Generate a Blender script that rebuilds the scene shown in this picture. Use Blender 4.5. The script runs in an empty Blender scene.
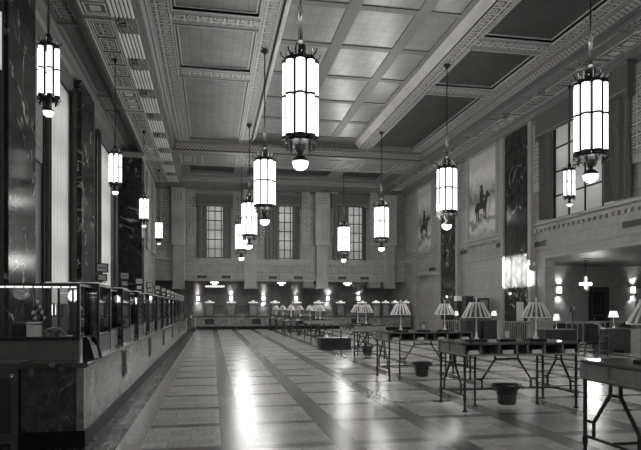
import bpy, bmesh, math, random
from mathutils import Vector, Matrix
random.seed(7)
PI = math.pi
SC = bpy.context.scene
COL = SC.collection

# ------------------------------------------------------------------ camera
H = 1.75                      # eye height, looking down the hall and 10.5 degrees right of its axis
YAW = math.radians(10.47)
cam = bpy.data.cameras.new('camera')
cam.sensor_width = 36.0
cam.lens = 36.0 * 590.0 / 641.0
cam.shift_y = 82.0 / 641.0    # view camera with a risen front: verticals stay vertical
cam.clip_end = 200
co = bpy.data.objects.new('camera', cam)
COL.objects.link(co)
co.location = (0, 0, H)
co.rotation_euler = (PI / 2, 0, -YAW)
SC.camera = co

# ------------------------------------------------------------------ world, sun, exposure
w = bpy.data.worlds.new('sky')
SC.world = w
w.use_nodes = True
bg = w.node_tree.nodes['Background']
bg.inputs['Color'].default_value = (0.9, 0.9, 0.9, 1)
bg.inputs['Strength'].default_value = 4.0
sun = bpy.data.lights.new('sun', 'SUN')
sun.energy = 130.0
sun.angle = math.radians(0.6)
so = bpy.data.objects.new('sun', sun)
COL.objects.link(so)
so.location = (-30, 0, 25)
so.rotation_euler = Vector((20.8, 12.6, -5.1)).to_track_quat('-Z', 'Y').to_euler()
SC.view_settings.view_transform = 'Standard'
SC.view_settings.look = 'None'
SC.view_settings.gamma = 1
SC.view_settings.use_curve_mapping = False
SC.view_settings.exposure = 0.2
SC.cycles.max_bounces = 8
SC.cycles.diffuse_bounces = 4
SC.cycles.glossy_bounces = 4
SC.cycles.transparent_max_bounces = 40
SC.cycles.use_denoising = True
SC.cycles.sample_clamp_indirect = 6.0

# ------------------------------------------------------------------ measuring helpers (plan distances from sight lines)
SN, CN = math.sin(YAW), math.cos(YAW)
def ratio(px):                # X / Y of the sight line through column px
    dx = (px - 320) / 590.0
    return (SN + CN * dx) / (CN - SN * dx)
def XY(px, Y): return ratio(px) * Y
def YX(px, X): return X / ratio(px)
def dist(X, Y): return X * SN + Y * CN
def ZZ(py, X, Y): return H + (307 - py) / 590.0 * dist(X, Y)

# ------------------------------------------------------------------ materials
MATS = {}
def newmat(name):
    m = bpy.data.materials.new(name)
    m.use_nodes = True
    nt = m.node_tree
    return m, nt, nt.nodes['Principled BSDF']
def g(v): return (v * 1.01, v, v * 0.975, 1)
def plain(name, v, rough=0.5, metal=0.0, spec=0.5, bump=0.0, bscale=40):
    if name in MATS: return MATS[name]
    m, nt, b = newmat(name)
    b.inputs['Roughness'].default_value = rough
    b.inputs['Metallic'].default_value = metal
    b.inputs['Specular IOR Level'].default_value = spec
    tc = nt.nodes.new('ShaderNodeTexCoord')
    n = nt.nodes.new('ShaderNodeTexNoise'); n.inputs['Scale'].default_value = bscale * 0.2; n.inputs['Detail'].default_value = 5
    nt.links.new(tc.outputs['Object'], n.inputs['Vector'])
    r = nt.nodes.new('ShaderNodeValToRGB')
    r.color_ramp.elements[0].position = 0.3; r.color_ramp.elements[0].color = g(v * 0.82)
    r.color_ramp.elements[1].position = 0.7; r.color_ramp.elements[1].color = g(v * 1.15)
    nt.links.new(n.outputs['Fac'], r.inputs['Fac'])
    nt.links.new(r.outputs['Color'], b.inputs['Base Color'])
    if bump:
        bp = nt.nodes.new('ShaderNodeBump'); bp.inputs['Strength'].default_value = bump
        n2 = nt.nodes.new('ShaderNodeTexNoise'); n2.inputs['Scale'].default_value = bscale
        nt.links.new(tc.outputs['Object'], n2.inputs['Vector'])
        nt.links.new(n2.outputs['Fac'], bp.inputs['Height'])
        nt.links.new(bp.outputs['Normal'], b.inputs['Normal'])
    MATS[name] = m
    return m
def emit(name, s, col=0.95):
    m, nt, b = newmat(name)
    b.inputs['Base Color'].default_value = g(0.8)
    b.inputs['Emission Color'].default_value = (col, col * .99, col * .97, 1)
    b.inputs['Emission Strength'].default_value = s
    return m
def uvmap(nt, ax):
    """2-D coordinates in a wall's own plane: ax 'yz', 'xz' or 'xy'."""
    tc = nt.nodes.new('ShaderNodeTexCoord')
    sp = nt.nodes.new('ShaderNodeSeparateXYZ'); nt.links.new(tc.outputs['Object'], sp.inputs[0])
    cb = nt.nodes.new('ShaderNodeCombineXYZ')
    nt.links.new(sp.outputs[ax[0].upper()], cb.inputs[0]); nt.links.new(sp.outputs[ax[1].upper()], cb.inputs[1])
    return tc, sp, cb
def math_node(nt, op, a, b=None, c=None):
    n = nt.nodes.new('ShaderNodeMath'); n.operation = op
    for i, v in enumerate((a, b, c)):
        if v is None: continue
        if isinstance(v, (int, float)): n.inputs[i].default_value = v
        else: nt.links.new(v, n.inputs[i])
    return n.outputs[0]
def mixcol(nt, f, a, b):
    n = nt.nodes.new('ShaderNodeMix'); n.data_type = 'RGBA'
    if isinstance(f, (int, float)): n.inputs[0].default_value = f
    else: nt.links.new(f, n.inputs[0])
    for i, v in ((6, a), (7, b)):
        if isinstance(v, tuple): n.inputs[i].default_value = v
        else: nt.links.new(v, n.inputs[i])
    return n.outputs[2]
def ashlar(name, ax, v, bw=1.3, bh=0.55, joint=0.55, rough=0.6, jw=0.012):
    m, nt, b = newmat(name)
    tc, sp, cb = uvmap(nt, ax)
    br = nt.nodes.new('ShaderNodeTexBrick')
    br.inputs['Scale'].default_value = 1; br.inputs['Brick Width'].default_value = bw; br.inputs['Row Height'].default_value = bh
    br.inputs['Mortar Size'].default_value = jw; br.inputs['Mortar Smooth'].default_value = 0.3
    br.inputs['Color1'].default_value = g(v * 0.9); br.inputs['Color2'].default_value = g(v * 1.1); br.inputs['Mortar'].default_value = g(v * joint)
    nt.links.new(cb.outputs[0], br.inputs['Vector'])
    n = nt.nodes.new('ShaderNodeTexNoise'); n.inputs['Scale'].default_value = 2.5; n.inputs['Detail'].default_value = 8
    nt.links.new(tc.outputs['Object'], n.inputs['Vector'])
    r = nt.nodes.new('ShaderNodeValToRGB'); r.color_ramp.elements[0].position = 0.3; r.color_ramp.elements[0].color = (.78, .78, .78, 1); r.color_ramp.elements[1].position = 0.72
    nt.links.new(n.outputs['Fac'], r.inputs['Fac'])
    mx = nt.nodes.new('ShaderNodeMix'); mx.data_type = 'RGBA'; mx.blend_type = 'MULTIPLY'; mx.inputs[0].default_value = 1
    nt.links.new(br.outputs['Color'], mx.inputs[6]); nt.links.new(r.outputs['Color'], mx.inputs[7])
    nt.links.new(mx.outputs[2], b.inputs['Base Color'])
    b.inputs['Roughness'].default_value = rough
    return m
def marble(name, v, vein=0.35, rough=0.15, scale=0.7, vw=0.018, mottled=1.0, spec=.16):
    m, nt, b = newmat(name)
    tc = nt.nodes.new('ShaderNodeTexCoord')
    n1 = nt.nodes.new('ShaderNodeTexNoise'); n1.inputs['Scale'].default_value = scale; n1.inputs['Detail'].default_value = 9; n1.inputs['Distortion'].default_value = 1.2
    nt.links.new(tc.outputs['Object'], n1.inputs['Vector'])
    d = math_node(nt, 'ABSOLUTE', math_node(nt, 'SUBTRACT', n1.outputs['Fac'], 0.5))
    veins = math_node(nt, 'SUBTRACT', 1.0, math_node(nt, 'MINIMUM', math_node(nt, 'DIVIDE', d, vw), 1.0))
    n3 = nt.nodes.new('ShaderNodeTexNoise'); n3.inputs['Scale'].default_value = scale * 2.1; n3.inputs['Detail'].default_value = 4
    nt.links.new(tc.outputs['Object'], n3.inputs['Vector'])
    veins = math_node(nt, 'MULTIPLY', veins, math_node(nt, 'MAXIMUM', math_node(nt, 'MULTIPLY', math_node(nt, 'SUBTRACT', n3.outputs['Fac'], 0.48), 6.0), 0.0))
    veins = math_node(nt, 'MINIMUM', veins, 1.0)
    n2 = nt.nodes.new('ShaderNodeTexNoise'); n2.inputs['Scale'].default_value = scale * 4; n2.inputs['Detail'].default_value = 10; n2.inputs['Roughness'].default_value = .65
    nt.links.new(tc.outputs['Object'], n2.inputs['Vector'])
    r = nt.nodes.new('ShaderNodeValToRGB'); r.color_ramp.elements[0].position = 0.35; r.color_ramp.elements[0].color = g(v * (1 - .45 * mottled))
    r.color_ramp.elements[1].position = 0.68; r.color_ramp.elements[1].color = g(v * (1 + .7 * mottled))
    nt.links.new(n2.outputs['Fac'], r.inputs['Fac'])
    nt.links.new(mixcol(nt, veins, r.outputs['Color'], g(vein)), b.inputs['Base Color'])
    b.inputs['Roughness'].default_value = rough
    b.inputs['Specular IOR Level'].default_value = spec
    return m
def ornament(name, ax, lo=0.018, hi=0.26, cell=0.45, rough=0.5):
    """carved, painted band: square cells each with a border and a rosette, leafwork between."""
    m, nt, b = newmat(name)
    tc, sp, cb = uvmap(nt, ax)
    u = math_node(nt, 'FRACT', math_node(nt, 'DIVIDE', sp.outputs[ax[0].upper()], cell))
    v = math_node(nt, 'FRACT', math_node(nt, 'DIVIDE', sp.outputs[ax[1].upper()], cell))
    u = math_node(nt, 'ABSOLUTE', math_node(nt, 'SUBTRACT', u, 0.5)); v = math_node(nt, 'ABSOLUTE', math_node(nt, 'SUBTRACT', v, 0.5))
    mxd = math_node(nt, 'MAXIMUM', u, v)
    border = math_node(nt, 'GREATER_THAN', mxd, 0.42)
    rr = math_node(nt, 'SQRT', math_node(nt, 'ADD', math_node(nt, 'MULTIPLY', u, u), math_node(nt, 'MULTIPLY', v, v)))
    ring = math_node(nt, 'LESS_THAN', math_node(nt, 'ABSOLUTE', math_node(nt, 'SUBTRACT', rr, 0.24)), 0.05)
    dot = math_node(nt, 'LESS_THAN', rr, 0.1)
    vo = nt.nodes.new('ShaderNodeTexVoronoi'); vo.inputs['Scale'].default_value = 6.5 / cell * .45; vo.feature = 'DISTANCE_TO_EDGE'
    nt.links.new(tc.outputs['Object'], vo.inputs['Vector'])
    leaf = math_node(nt, 'GREATER_THAN', vo.outputs['Distance'], 0.16)
    f = math_node(nt, 'MAXIMUM', math_node(nt, 'MAXIMUM', border, ring), math_node(nt, 'MAXIMUM', dot, math_node(nt, 'MULTIPLY', leaf, 0.55)))
    nt.links.new(mixcol(nt, f, g(lo), g(hi)), b.inputs['Base Color'])
    bp = nt.nodes.new('ShaderNodeBump'); bp.inputs['Strength'].default_value = 0.6; bp.inputs['Distance'].default_value = 0.03
    nt.links.new(f, bp.inputs['Height']); nt.links.new(bp.outputs['Normal'], b.inputs['Normal'])
    b.inputs['Roughness'].default_value = rough
    return m
def guilloche(name, ax, lo=0.03, hi=0.28, period=0.42, z0=0, hgt=0.3):
    m, nt, b = newmat(name)
    tc, sp, cb = uvmap(nt, ax)
    u = math_node(nt, 'MULTIPLY', sp.outputs[ax[0].upper()], 2 * PI / period)
    v = math_node(nt, 'DIVIDE', math_node(nt, 'SUBTRACT', sp.outputs[ax[1].upper()], z0), hgt * .5)
    s1 = math_node(nt, 'MULTIPLY', math_node(nt, 'SINE', u), 0.6)
    a = math_node(nt, 'LESS_THAN', math_node(nt, 'ABSOLUTE', math_node(nt, 'SUBTRACT', v, s1)), 0.3)
    c = math_node(nt, 'LESS_THAN', math_node(nt, 'ABSOLUTE', math_node(nt, 'ADD', v, s1)), 0.3)
    e = math_node(nt, 'GREATER_THAN', math_node(nt, 'ABSOLUTE', v), 0.85)
    f = math_node(nt, 'MAXIMUM', math_node(nt, 'MAXIMUM', a, c), e)
    nt.links.new(mixcol(nt, f, g(lo), g(hi)), b.inputs['Base Color'])
    b.inputs['Roughness'].default_value = 0.5
    return m
def tiles(name, v, size=0.42, rough=0.4, joint=.5, spec=.5):
    m, nt, b = newmat(name)
    tc, sp, cb = uvmap(nt, 'xy')
    br = nt.nodes.new('ShaderNodeTexBrick'); br.offset = 0.0
    br.inputs['Scale'].default_value = 1; br.inputs['Brick Width'].default_value = size; br.inputs['Row Height'].default_value = size
    br.inputs['Mortar Size'].default_value = 0.012; br.inputs['Bias'].default_value = 0
    br.inputs['Color1'].default_value = g(v * .9); br.inputs['Color2'].default_value = g(v * 1.12); br.inputs['Mortar'].default_value = g(v * joint)
    nt.links.new(cb.outputs[0], br.inputs['Vector'])
    n = nt.nodes.new('ShaderNodeTexNoise'); n.inputs['Scale'].default_value = 1.4; n.inputs['Detail'].default_value = 6
    nt.links.new(tc.outputs['Object'], n.inputs['Vector'])
    r = nt.nodes.new('ShaderNodeValToRGB'); r.color_ramp.elements[0].position = .3; r.color_ramp.elements[0].color = (.75, .75, .75, 1); r.color_ramp.elements[1].position = .7
    nt.links.new(n.outputs['Fac'], r.inputs['Fac'])
    mx = nt.nodes.new('ShaderNodeMix'); mx.data_type = 'RGBA'; mx.blend_type = 'MULTIPLY'; mx.inputs[0].default_value = 1
    nt.links.new(br.outputs['Color'], mx.inputs[6]); nt.links.new(r.outputs['Color'], mx.inputs[7])
    nt.links.new(mx.outputs[2], b.inputs['Base Color'])
    b.inputs['Roughness'].default_value = rough
    b.inputs['Specular IOR Level'].default_value = spec
    return m
def floor_mat():
    m, nt, b = newmat('travertine_floor')
    tc, sp, cb = uvmap(nt, 'xy')
    X, Y = sp.outputs['X'], sp.outputs['Y']
    fx = math_node(nt, 'FRACT', math_node(nt, 'DIVIDE', math_node(nt, 'ADD', X, 14.08), 1.42))
    sx = math_node(nt, 'LESS_THAN', fx, 0.235)
    fy = math_node(nt, 'FRACT', math_node(nt, 'DIVIDE', math_node(nt, 'ADD', Y, 6.2), 1.5))
    sy = math_node(nt, 'LESS_THAN', fy, 0.15)
    # field: boards of stone, streaked
    br = nt.nodes.new('ShaderNodeTexBrick'); br.inputs['Scale'].default_value = 1
    br.inputs['Brick Width'].default_value = .55; br.inputs['Row Height'].default_value = .33; br.inputs['Mortar Size'].default_value = .006
    br.inputs['Color1'].default_value = g(.34); br.inputs['Color2'].default_value = g(.46); br.inputs['Mortar'].default_value = g(.22)
    nt.links.new(cb.outputs[0], br.inputs['Vector'])
    mp = nt.nodes.new('ShaderNodeMapping'); mp.inputs['Scale'].default_value = (14, 5, 1)
    nt.links.new(cb.outputs[0], mp.inputs['Vector'])
    n = nt.nodes.new('ShaderNodeTexNoise'); n.inputs['Scale'].default_value = 1.3; n.inputs['Detail'].default_value = 8; n.inputs['Roughness'].default_value = .65
    nt.links.new(mp.outputs[0], n.inputs['Vector'])
    r = nt.nodes.new('ShaderNodeValToRGB'); r.color_ramp.elements[0].position = .25; r.color_ramp.elements[0].color = (.6, .6, .6, 1); r.color_ramp.elements[1].position = .68
    nt.links.new(n.outputs['Fac'], r.inputs['Fac'])
    mx = nt.nodes.new('ShaderNodeMix'); mx.data_type = 'RGBA'; mx.blend_type = 'MULTIPLY'; mx.inputs[0].default_value = 1
    nt.links.new(br.outputs['Color'], mx.inputs[6]); nt.links.new(r.outputs['Color'], mx.inputs[7])
    strip = mixcol(nt, n.outputs['Fac'], g(.06), g(.2))
    col = mixcol(nt, sx, mx.outputs[2], strip)
    n4 = nt.nodes.new('ShaderNodeTexNoise'); n4.inputs['Scale'].default_value = 2.0; n4.inputs['Detail'].default_value = 8
    nt.links.new(cb.outputs[0], n4.inputs['Vector'])
    strip2 = mixcol(nt, n4.outputs['Fac'], g(.05), g(.2))
    col = mixcol(nt, sy, col, strip2)
    # border along the counter: pale strip then dark veined marble
    pale = mixcol(nt, n.outputs['Fac'], g(.16), g(.34))
    col = mixcol(nt, math_node(nt, 'LESS_THAN', X, -.87), col, pale)
    v = nt.nodes.new('ShaderNodeTexNoise'); v.inputs['Scale'].default_value = 3.5; v.inputs['Detail'].default_value = 9; v.inputs['Distortion'].default_value = 1.0
    mp2 = nt.nodes.new('ShaderNodeMapping'); mp2.inputs['Scale'].default_value = (2.4, .8, 1)
    nt.links.new(cb.outputs[0], mp2.inputs['Vector']); nt.links.new(mp2.outputs[0], v.inputs['Vector'])
    r2 = nt.nodes.new('ShaderNodeValToRGB'); r2.color_ramp.elements[0].position = .54; r2.color_ramp.elements[0].color = g(.035); r2.color_ramp.elements[1].position = .74; r2.color_ramp.elements[1].color = g(.22)
    nt.links.new(v.outputs['Fac'], r2.inputs['Fac'])
    col = mixcol(nt, math_node(nt, 'LESS_THAN', X, -1.16), col, r2.outputs['Color'])
    nt.links.new(col, b.inputs['Base Color'])
    rg = math_node(nt, 'ADD', math_node(nt, 'MULTIPLY', n4.outputs['Fac'], .12), .18)
    nt.links.new(rg, b.inputs['Roughness'])
    nt.links.new(math_node(nt, 'SUBTRACT', .13, math_node(nt, 'MULTIPLY', math_node(nt, 'LESS_THAN', X, -1.16), .105)), b.inputs['Specular IOR Level'])
    return m
def glassmat(name, tint=0.9, refl=0.12):
    m = bpy.data.materials.new(name); m.use_nodes = True
    nt = m.node_tree; nt.nodes.clear()
    o = nt.nodes.new('ShaderNodeOutputMaterial')
    t = nt.nodes.new('ShaderNodeBsdfTransparent'); t.inputs[0].default_value = (tint, tint, tint, 1)
    gl = nt.nodes.new('ShaderNodeBsdfGlossy'); gl.inputs['Roughness'].default_value = 0.02; gl.inputs[0].default_value = (1, 1, 1, 1)
    fr = nt.nodes.new('ShaderNodeFresnel'); fr.inputs[0].default_value = 1.5
    mx = nt.nodes.new('ShaderNodeMixShader')
    nt.links.new(math_node(nt, 'ADD', fr.outputs[0], refl - .04), mx.inputs[0]); nt.links.new(t.outputs[0], mx.inputs[1]); nt.links.new(gl.outputs[0], mx.inputs[2])
    nt.links.new(mx.outputs[0], o.inputs[0])
    return m
def blindmat(name, v, trans=0.6, rib=0.09, ax='z'):
    """cloth lit through from outside, ribbed"""
    m = bpy.data.materials.new(name); m.use_nodes = True
    nt = m.node_tree; nt.nodes.clear()
    o = nt.nodes.new('ShaderNodeOutputMaterial')
    tc = nt.nodes.new('ShaderNodeTexCoord')
    wv = nt.nodes.new('ShaderNodeTexWave'); wv.inputs['Scale'].default_value = 3.2; wv.inputs['Distortion'].default_value = .6; wv.bands_direction = 'Y'
    nt.links.new(tc.outputs['Object'], wv.inputs['Vector'])
    wz = nt.nodes.new('ShaderNodeTexWave'); wz.inputs['Scale'].default_value = .16; wz.inputs['Distortion'].default_value = .8; wz.bands_direction = 'Z'
    nt.links.new(tc.outputs['Object'], wz.inputs['Vector'])
    f = math_node(nt, 'MULTIPLY', math_node(nt, 'ADD', math_node(nt, 'MULTIPLY', wv.outputs['Fac'], .4), .6), math_node(nt, 'ADD', math_node(nt, 'MULTIPLY', wz.outputs['Fac'], .3), .7))
    c = mixcol(nt, f, g(v * .25), g(v))
    t = nt.nodes.new('ShaderNodeBsdfTranslucent'); d = nt.nodes.new('ShaderNodeBsdfDiffuse')
    nt.links.new(c, t.inputs[0]); nt.links.new(c, d.inputs[0])
    mx = nt.nodes.new('ShaderNodeMixShader'); mx.inputs[0].default_value = trans
    nt.links.new(d.outputs[0], mx.inputs[1]); nt.links.new(t.outputs[0], mx.inputs[2]); nt.links.new(mx.outputs[0], o.inputs[0])
    return m

M_WALLX = ashlar('limestone_ashlar_side', 'yz', .24)
M_WALLY = ashlar('limestone_ashlar_end', 'xz', .24)
M_LOWX = ashlar('travertine_dado_side', 'yz', .27, 1.1, .9, .6, .45)
M_LOWY = ashlar('travertine_dado_end', 'xz', .17, 1.9, .95, .7, .5)
M_STONE = plain('cut_limestone', .26, .65, bscale=4)
M_STONE_D = plain('cut_limestone_grey', .16, .65)
M_PLASTER = plain('painted_plaster', .098, .55)
M_PLASTER_L = plain('pale_plaster', .24, .5)
M_COFFER = plain('coffer_rib_plaster', .085, .5)
M_MARB = marble('dark_veined_marble', .026, .42, .16, .55, spec=.05)
M_CTR = marble('counter_marble', .15, .36, .2, 1.0, .02, .8)
M_CTRD = marble('dark_counter_marble', .045, .2, .16, 1.6, .02, 1.0)
M_BLACK = marble('black_marble', .008, .05, .4, .8)
M_DADO = marble('back_counter_marble', .2, .3, .25, 1.0, .02, .8)
M_ORN_XY = ornament('ceiling_ornament', 'xy')
M_ORN_W = ornament('carved_panel', 'xz', .06, .34, .42)
M_ORN_WX = ornament('carved_panel_side', 'yz', .08, .34, .42)
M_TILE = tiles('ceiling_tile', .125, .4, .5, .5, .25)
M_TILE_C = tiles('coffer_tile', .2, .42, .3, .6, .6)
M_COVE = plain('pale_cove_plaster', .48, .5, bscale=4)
M_TILE_D = tiles('ceiling_tile_shaded', .035, .4, .5, .5, .2)  # same tile as the left panels, darkened to stand in for dimmer light
M_FLOOR = floor_mat()
M_BRONZE = plain('bronze', .03, .45, .2, .25)
M_BAR = plain('blackened_bronze', .015, .5, 0, .2)
M_IRON = plain('dark_bronze_frame', .014, .45, 0, .35)
M_BRASS = plain('pale_brass', .38, .25, .9)
M_ENAMEL = plain('pale_enamel', .8, .35)
M_CHROME = plain('polished_metal', .55, .18, .95)
M_WOOD = plain('dark_wood', .03, .45, 0, .3)
M_WOODM = plain('stained_wood', .05, .35)
M_LEATH = plain('dark_leather', .01, .5, 0, .25)
M_CLOTH = plain('curtain_cloth', .09, .85)
M_CLOTHD = plain('dark_curtain_cloth', .03, .85)
M_VAL = plain('valance_cloth', .07, .8)
M_PAPER = plain('white_paper', .75, .7)
M_GREY = plain('grey_metal', .22, .4)
M_DARK = plain('vent_black', .008, .6)
M_TUBE = emit('lit_glass_tube', 1.7)
M_TUBE_S = emit('lit_lantern_tube', 1.25)
M_GLOBE = emit('lit_glass_globe', 1.5)
M_SCONCE = emit('lit_sconce_glass', 6.0)
M_CEIL = emit('lit_ceiling_glass', 3.0)
M_DESKL = emit('lit_desk_shade', .6)
M_CAGEL = emit('lit_cage_lamp', .35)
M_GLASS = glassmat('clear_screen_glass')
M_FROST = plain('frosted_glass', .2, .3)
M_FACE = plain('pale_sign_face', .4, .5)
M_TABLE = plain('table_glass_top', .09, .07, 0, .6)
M_BLIND = blindmat('ribbed_window_blind', .52)
M_BLIND_R = blindmat('grey_window_blind', .42)
M_PANE = blindmat('obscured_window_glass', .3)

# ------------------------------------------------------------------ mesh builder
class MB:
    def __init__(s): s.v = []; s.f = []; s.sm = []
    def add(s, v, f, smooth=False):
        o = len(s.v); s.v += [tuple(p) for p in v]
        for q in f: s.f.append([i + o for i in q]); s.sm.append(smooth)
        return s
    def box(s, x0, x1, y0, y1, z0, z1):
        v = [(x0,y0,z0),(x1,y0,z0),(x1,y1,z0),(x0,y1,z0),(x0,y0,z1),(x1,y0,z1),(x1,y1,z1),(x0,y1,z1)]
        return s.add(v, [(0,3,2,1),(4,5,6,7),(0,1,5,4),(1,2,6,5),(2,3,7,6),(3,0,4,7)])
    def cbox(s, x, y, z, sx, sy, sz, c=.01):
        """box with chamfered vertical edges and top"""
        x0, x1, y0, y1 = x - sx/2, x + sx/2, y - sy/2, y + sy/2
        def ring(i, zz): return [(x0+i+c,y0+i,zz),(x1-i-c,y0+i,zz),(x1-i,y0+i+c,zz),(x1-i,y1-i-c,zz),(x1-i-c,y1-i,zz),(x0+i+c,y1-i,zz),(x0+i,y1-i-c,zz),(x0+i,y0+i+c,zz)]
        return s.rings([ring(0, z), ring(0, z+sz-c), ring(c, z+sz)])
    def rings(s, rs, smooth=False, caps=True):
        n = len(rs[0]); v = [p for r in rs for p in r]; f = []
        for k in range(len(rs)-1):
            for i in range(n):
                j = (i+1) % n
                f.append((k*n+i, k*n+j, (k+1)*n+j, (k+1)*n+i))
        s.add(v, f, smooth)
        if caps:
            s.add(rs[0], [tuple(reversed(range(n)))]); s.add(rs[-1], [tuple(range(n))])
        return s
    def bar(s, p, q, w, h=None):
        h = h or w
        p, q = Vector(p), Vector(q); d = (q-p).normalized()
        up = Vector((0,0,1)) if abs(d.z) < .95 else Vector((0,1,0))
        a = d.cross(up).normalized() * w/2; b = a.cross(d).normalized() * h/2
        return s.rings([[t-a-b, t+a-b, t+a+b, t-a+b] for t in (p, q)])
    def tube(s, pts, r, n=8, smooth=True):
        pts = [Vector(p) for p in pts]; rs = []
        for i, p in enumerate(pts):
            d = (pts[min(i+1, len(pts)-1)] - pts[max(i-1, 0)]).normalized()
            up = Vector((0,0,1)) if abs(d.z) < .9 else Vector((0,1,0))
            a = d.cross(up).normalized(); b = a.cross(d).normalized()
            rr = r[i] if isinstance(r, (list, tuple)) else r
            rs.append([p + (a*math.cos(t) + b*math.sin(t))*rr for t in [2*PI*k/n for k in range(n)]])
        return s.rings(rs, smooth)
    def lathe(s, prof, x=0, y=0, n=16, smooth=True, ph=0):
        return s.rings([[(x + r*math.cos(2*PI*k/n+ph), y + r*math.sin(2*PI*k/n+ph), z) for k in range(n)] for r, z in prof], smooth)
    def prism(s, poly, lo, hi, ax):
        """extrude a 2-D outline along axis ax ('x': poly is (y,z); 'y': (x,z); 'z': (x,y))"""
        def P(a, b, t): return {'x': (t,a,b), 'y': (a,t,b), 'z': (a,b,t)}[ax]
        return s.rings([[P(a, b, t) for a, b in poly] for t in (lo, hi)])
    def build(s, name, mat, parent=None, loc=None):
        me = bpy.data.meshes.new(name)
        me.from_pydata(s.v, [], s.f)
        me.polygons.foreach_set('use_smooth', s.sm)
        bm = bmesh.new(); bm.from_mesh(me)
        bmesh.ops.recalc_face_normals(bm, faces=bm.faces); bm.to_mesh(me); bm.free()
        if any(s.sm): me.set_sharp_from_angle(angle=math.radians(50))
        me.materials.append(mat)
        o = bpy.data.objects.new(name, me); COL.objects.link(o)
        if parent: o.parent = parent
        if loc: o.location = loc
        return o
def struct(name, mb, mat, parent=None):
    o = mb.build(name, mat, parent)
    if not parent: o['kind'] = 'structure'
    return o
def thing(name, label, cat, loc=(0,0,0), rz=0, group=None):
    o = bpy.data.objects.new(name, None); COL.objects.link(o)
    o.empty_display_size = .2
    o.location = loc; o.rotation_euler = (0, 0, rz)
    o['label'] = label; o['category'] = cat
    if group: o['group'] = group
    return o
def tag(o, label, cat, group=None):
    o['label'] = label; o['category'] = cat
    if group: o['group'] = group
    return o
def dup(root, loc=None, rz=None, label=None, group=None):
    def cp(o, par):
        c = o.copy(); COL.objects.link(c)
        if par: c.parent = par
        for ch in list(o.children): cp(ch, c)
        return c
    r = cp(root, None)
    if loc is not None: r.location = loc
    if rz is not None: r.rotation_euler = (0, 0, rz)
    if label: r['label'] = label
    if group: r['group'] = group
    return r
ORD = ['nearest', 'second', 'third', 'fourth', 'fifth', 'sixth', 'seventh', 'eighth', 'ninth', 'tenth', 'eleventh', 'twelfth', 'thirteenth', 'fourteenth', 'fifteenth', 'sixteenth']

# ================================================================== STRUCTURE
ZC, ZS = 11.6, 11.05          # main ceiling, beam soffits
YB, YN = 45.5, -6.0           # upper back wall, wall behind the camera
XL, XR = -5.5, 15.3           # window wall, right wall
struct('floor', MB().box(-7, 30, YN-.3, 51, -.2, 0), M_FLOOR)

# --- ceiling: slab with sunk panels
def slab(mb, x0, x1, y0, y1, z0, z1, holes_x, holes_y):
    ys = [y0] + [v for h in holes_y for v in h] + [y1]
    for i in range(0, len(ys), 2): mb.box(x0, x1, ys[i], ys[i+1], z0, z1)
    for (a, b) in holes_y:
        xs = [x0] + [v for h in holes_x for v in h] + [x1]
        for i in range(0, len(xs), 2): mb.box(xs[i], xs[i+1], a, b, z0, z1)
HY = [(-5.2, 6.2), (7.0, 10.9), (11.8, 20.05), (21.15, 24.85), (25.95, 35.3)]
mb = MB(); slab(mb, -2.3, 2.4, YN, 36.0, ZC, ZC+.5, [(-1.26, 1.58)], HY)
slab(mb, 9.0, 13.5, YN, 36.0, ZC, ZC+.5, [(9.72, 12.5)], HY)
struct('ceiling', mb, M_PLASTER)
mb = MB(); mb.box(-1.5, 1.8, YN, 36, ZC+.09, ZC+.3)
struct('ceiling_panel', mb, M_TILE)
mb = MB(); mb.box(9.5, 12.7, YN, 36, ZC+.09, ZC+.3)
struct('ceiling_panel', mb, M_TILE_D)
# inner mouldings round the side panels
mb = MB()
for (a, b) in ((-1.26, 1.58), (9.72, 12.5)):
    for (c, d) in HY[2:]:
        for k, (t, z) in enumerate(((-.05, ZC-.03), (.06, ZC+.05))):
            q = .05
            mb.box(a+t, a+t+q, c+t, d-t, z, ZC+.1); mb.box(b-t-q, b-t, c+t, d-t, z, ZC+.1)
            mb.box(a+t+q, b-t-q, c+t, c+t+q, z, ZC+.1); mb.box(a+t+q, b-t-q, d-t-q, d-t, z, ZC+.1)
struct('trim_1', mb, M_PLASTER_L)
# ornamented bands
mb = MB()
for (a, b) in ((-1.92, -1.42), (1.74, 2.16), (9.12, 9.56), (12.62, 13.1)): mb.box(a, b, 5, 35.9, ZC-.012, ZC+.05)
for (a, b) in ((-1.42, 1.74), (9.56, 12.62)):
    for y in (11.35, 20.6, 25.4): mb.box(a, b, y-.22, y+.22, ZC-.012, ZC+.05)
struct('trim_2', mb, M_ORN_XY)
mb = MB()
for x in (-1.97, -1.38, 1.69, 2.2, 9.07, 9.6, 12.57, 13.14): mb.box(x-.025, x+.025, 5, 35.9, ZC-.035, ZC+.05)
struct('trim_3', mb, M_PLASTER_L)
# centre: raised coffers with two long ribs
ZM = ZC + .28
cys = [4.15 + 3.05*k for k in range(-3, 11)]
hy = [(cys[i]+.16, cys[i+1]-.16) for i in range(len(cys)-1)]
mb = MB(); slab(mb, 2.3, 9.1, YN, 36.0, ZM, ZM+.4, [(2.62, 4.52), (4.98, 6.98), (7.42, 8.5)], hy)
struct('ceiling_coffer', mb, M_COFFER)
struct('ceiling_coffer', MB().box(2.3, 9.1, YN, 36, ZM+.035, ZM+.2), M_TILE_C)
# coves on each side of the raised centre
mb = MB()
mb.prism([(8.72, ZM), (8.78, ZM-.04), (8.92, ZC+.06), (9.0, ZC), (9.07, ZC), (9.07, ZM+.1), (8.72, ZM+.1)], YN, 35.6, 'y')
mb.prism([(2.6, ZM), (2.54, ZM-.04), (2.42, ZC+.06), (2.36, ZC), (2.3, ZC), (2.3, ZM+.1), (2.6, ZM+.1)], YN, 35.6, 'y')
struct('trim_4', mb, M_COVE)
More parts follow.
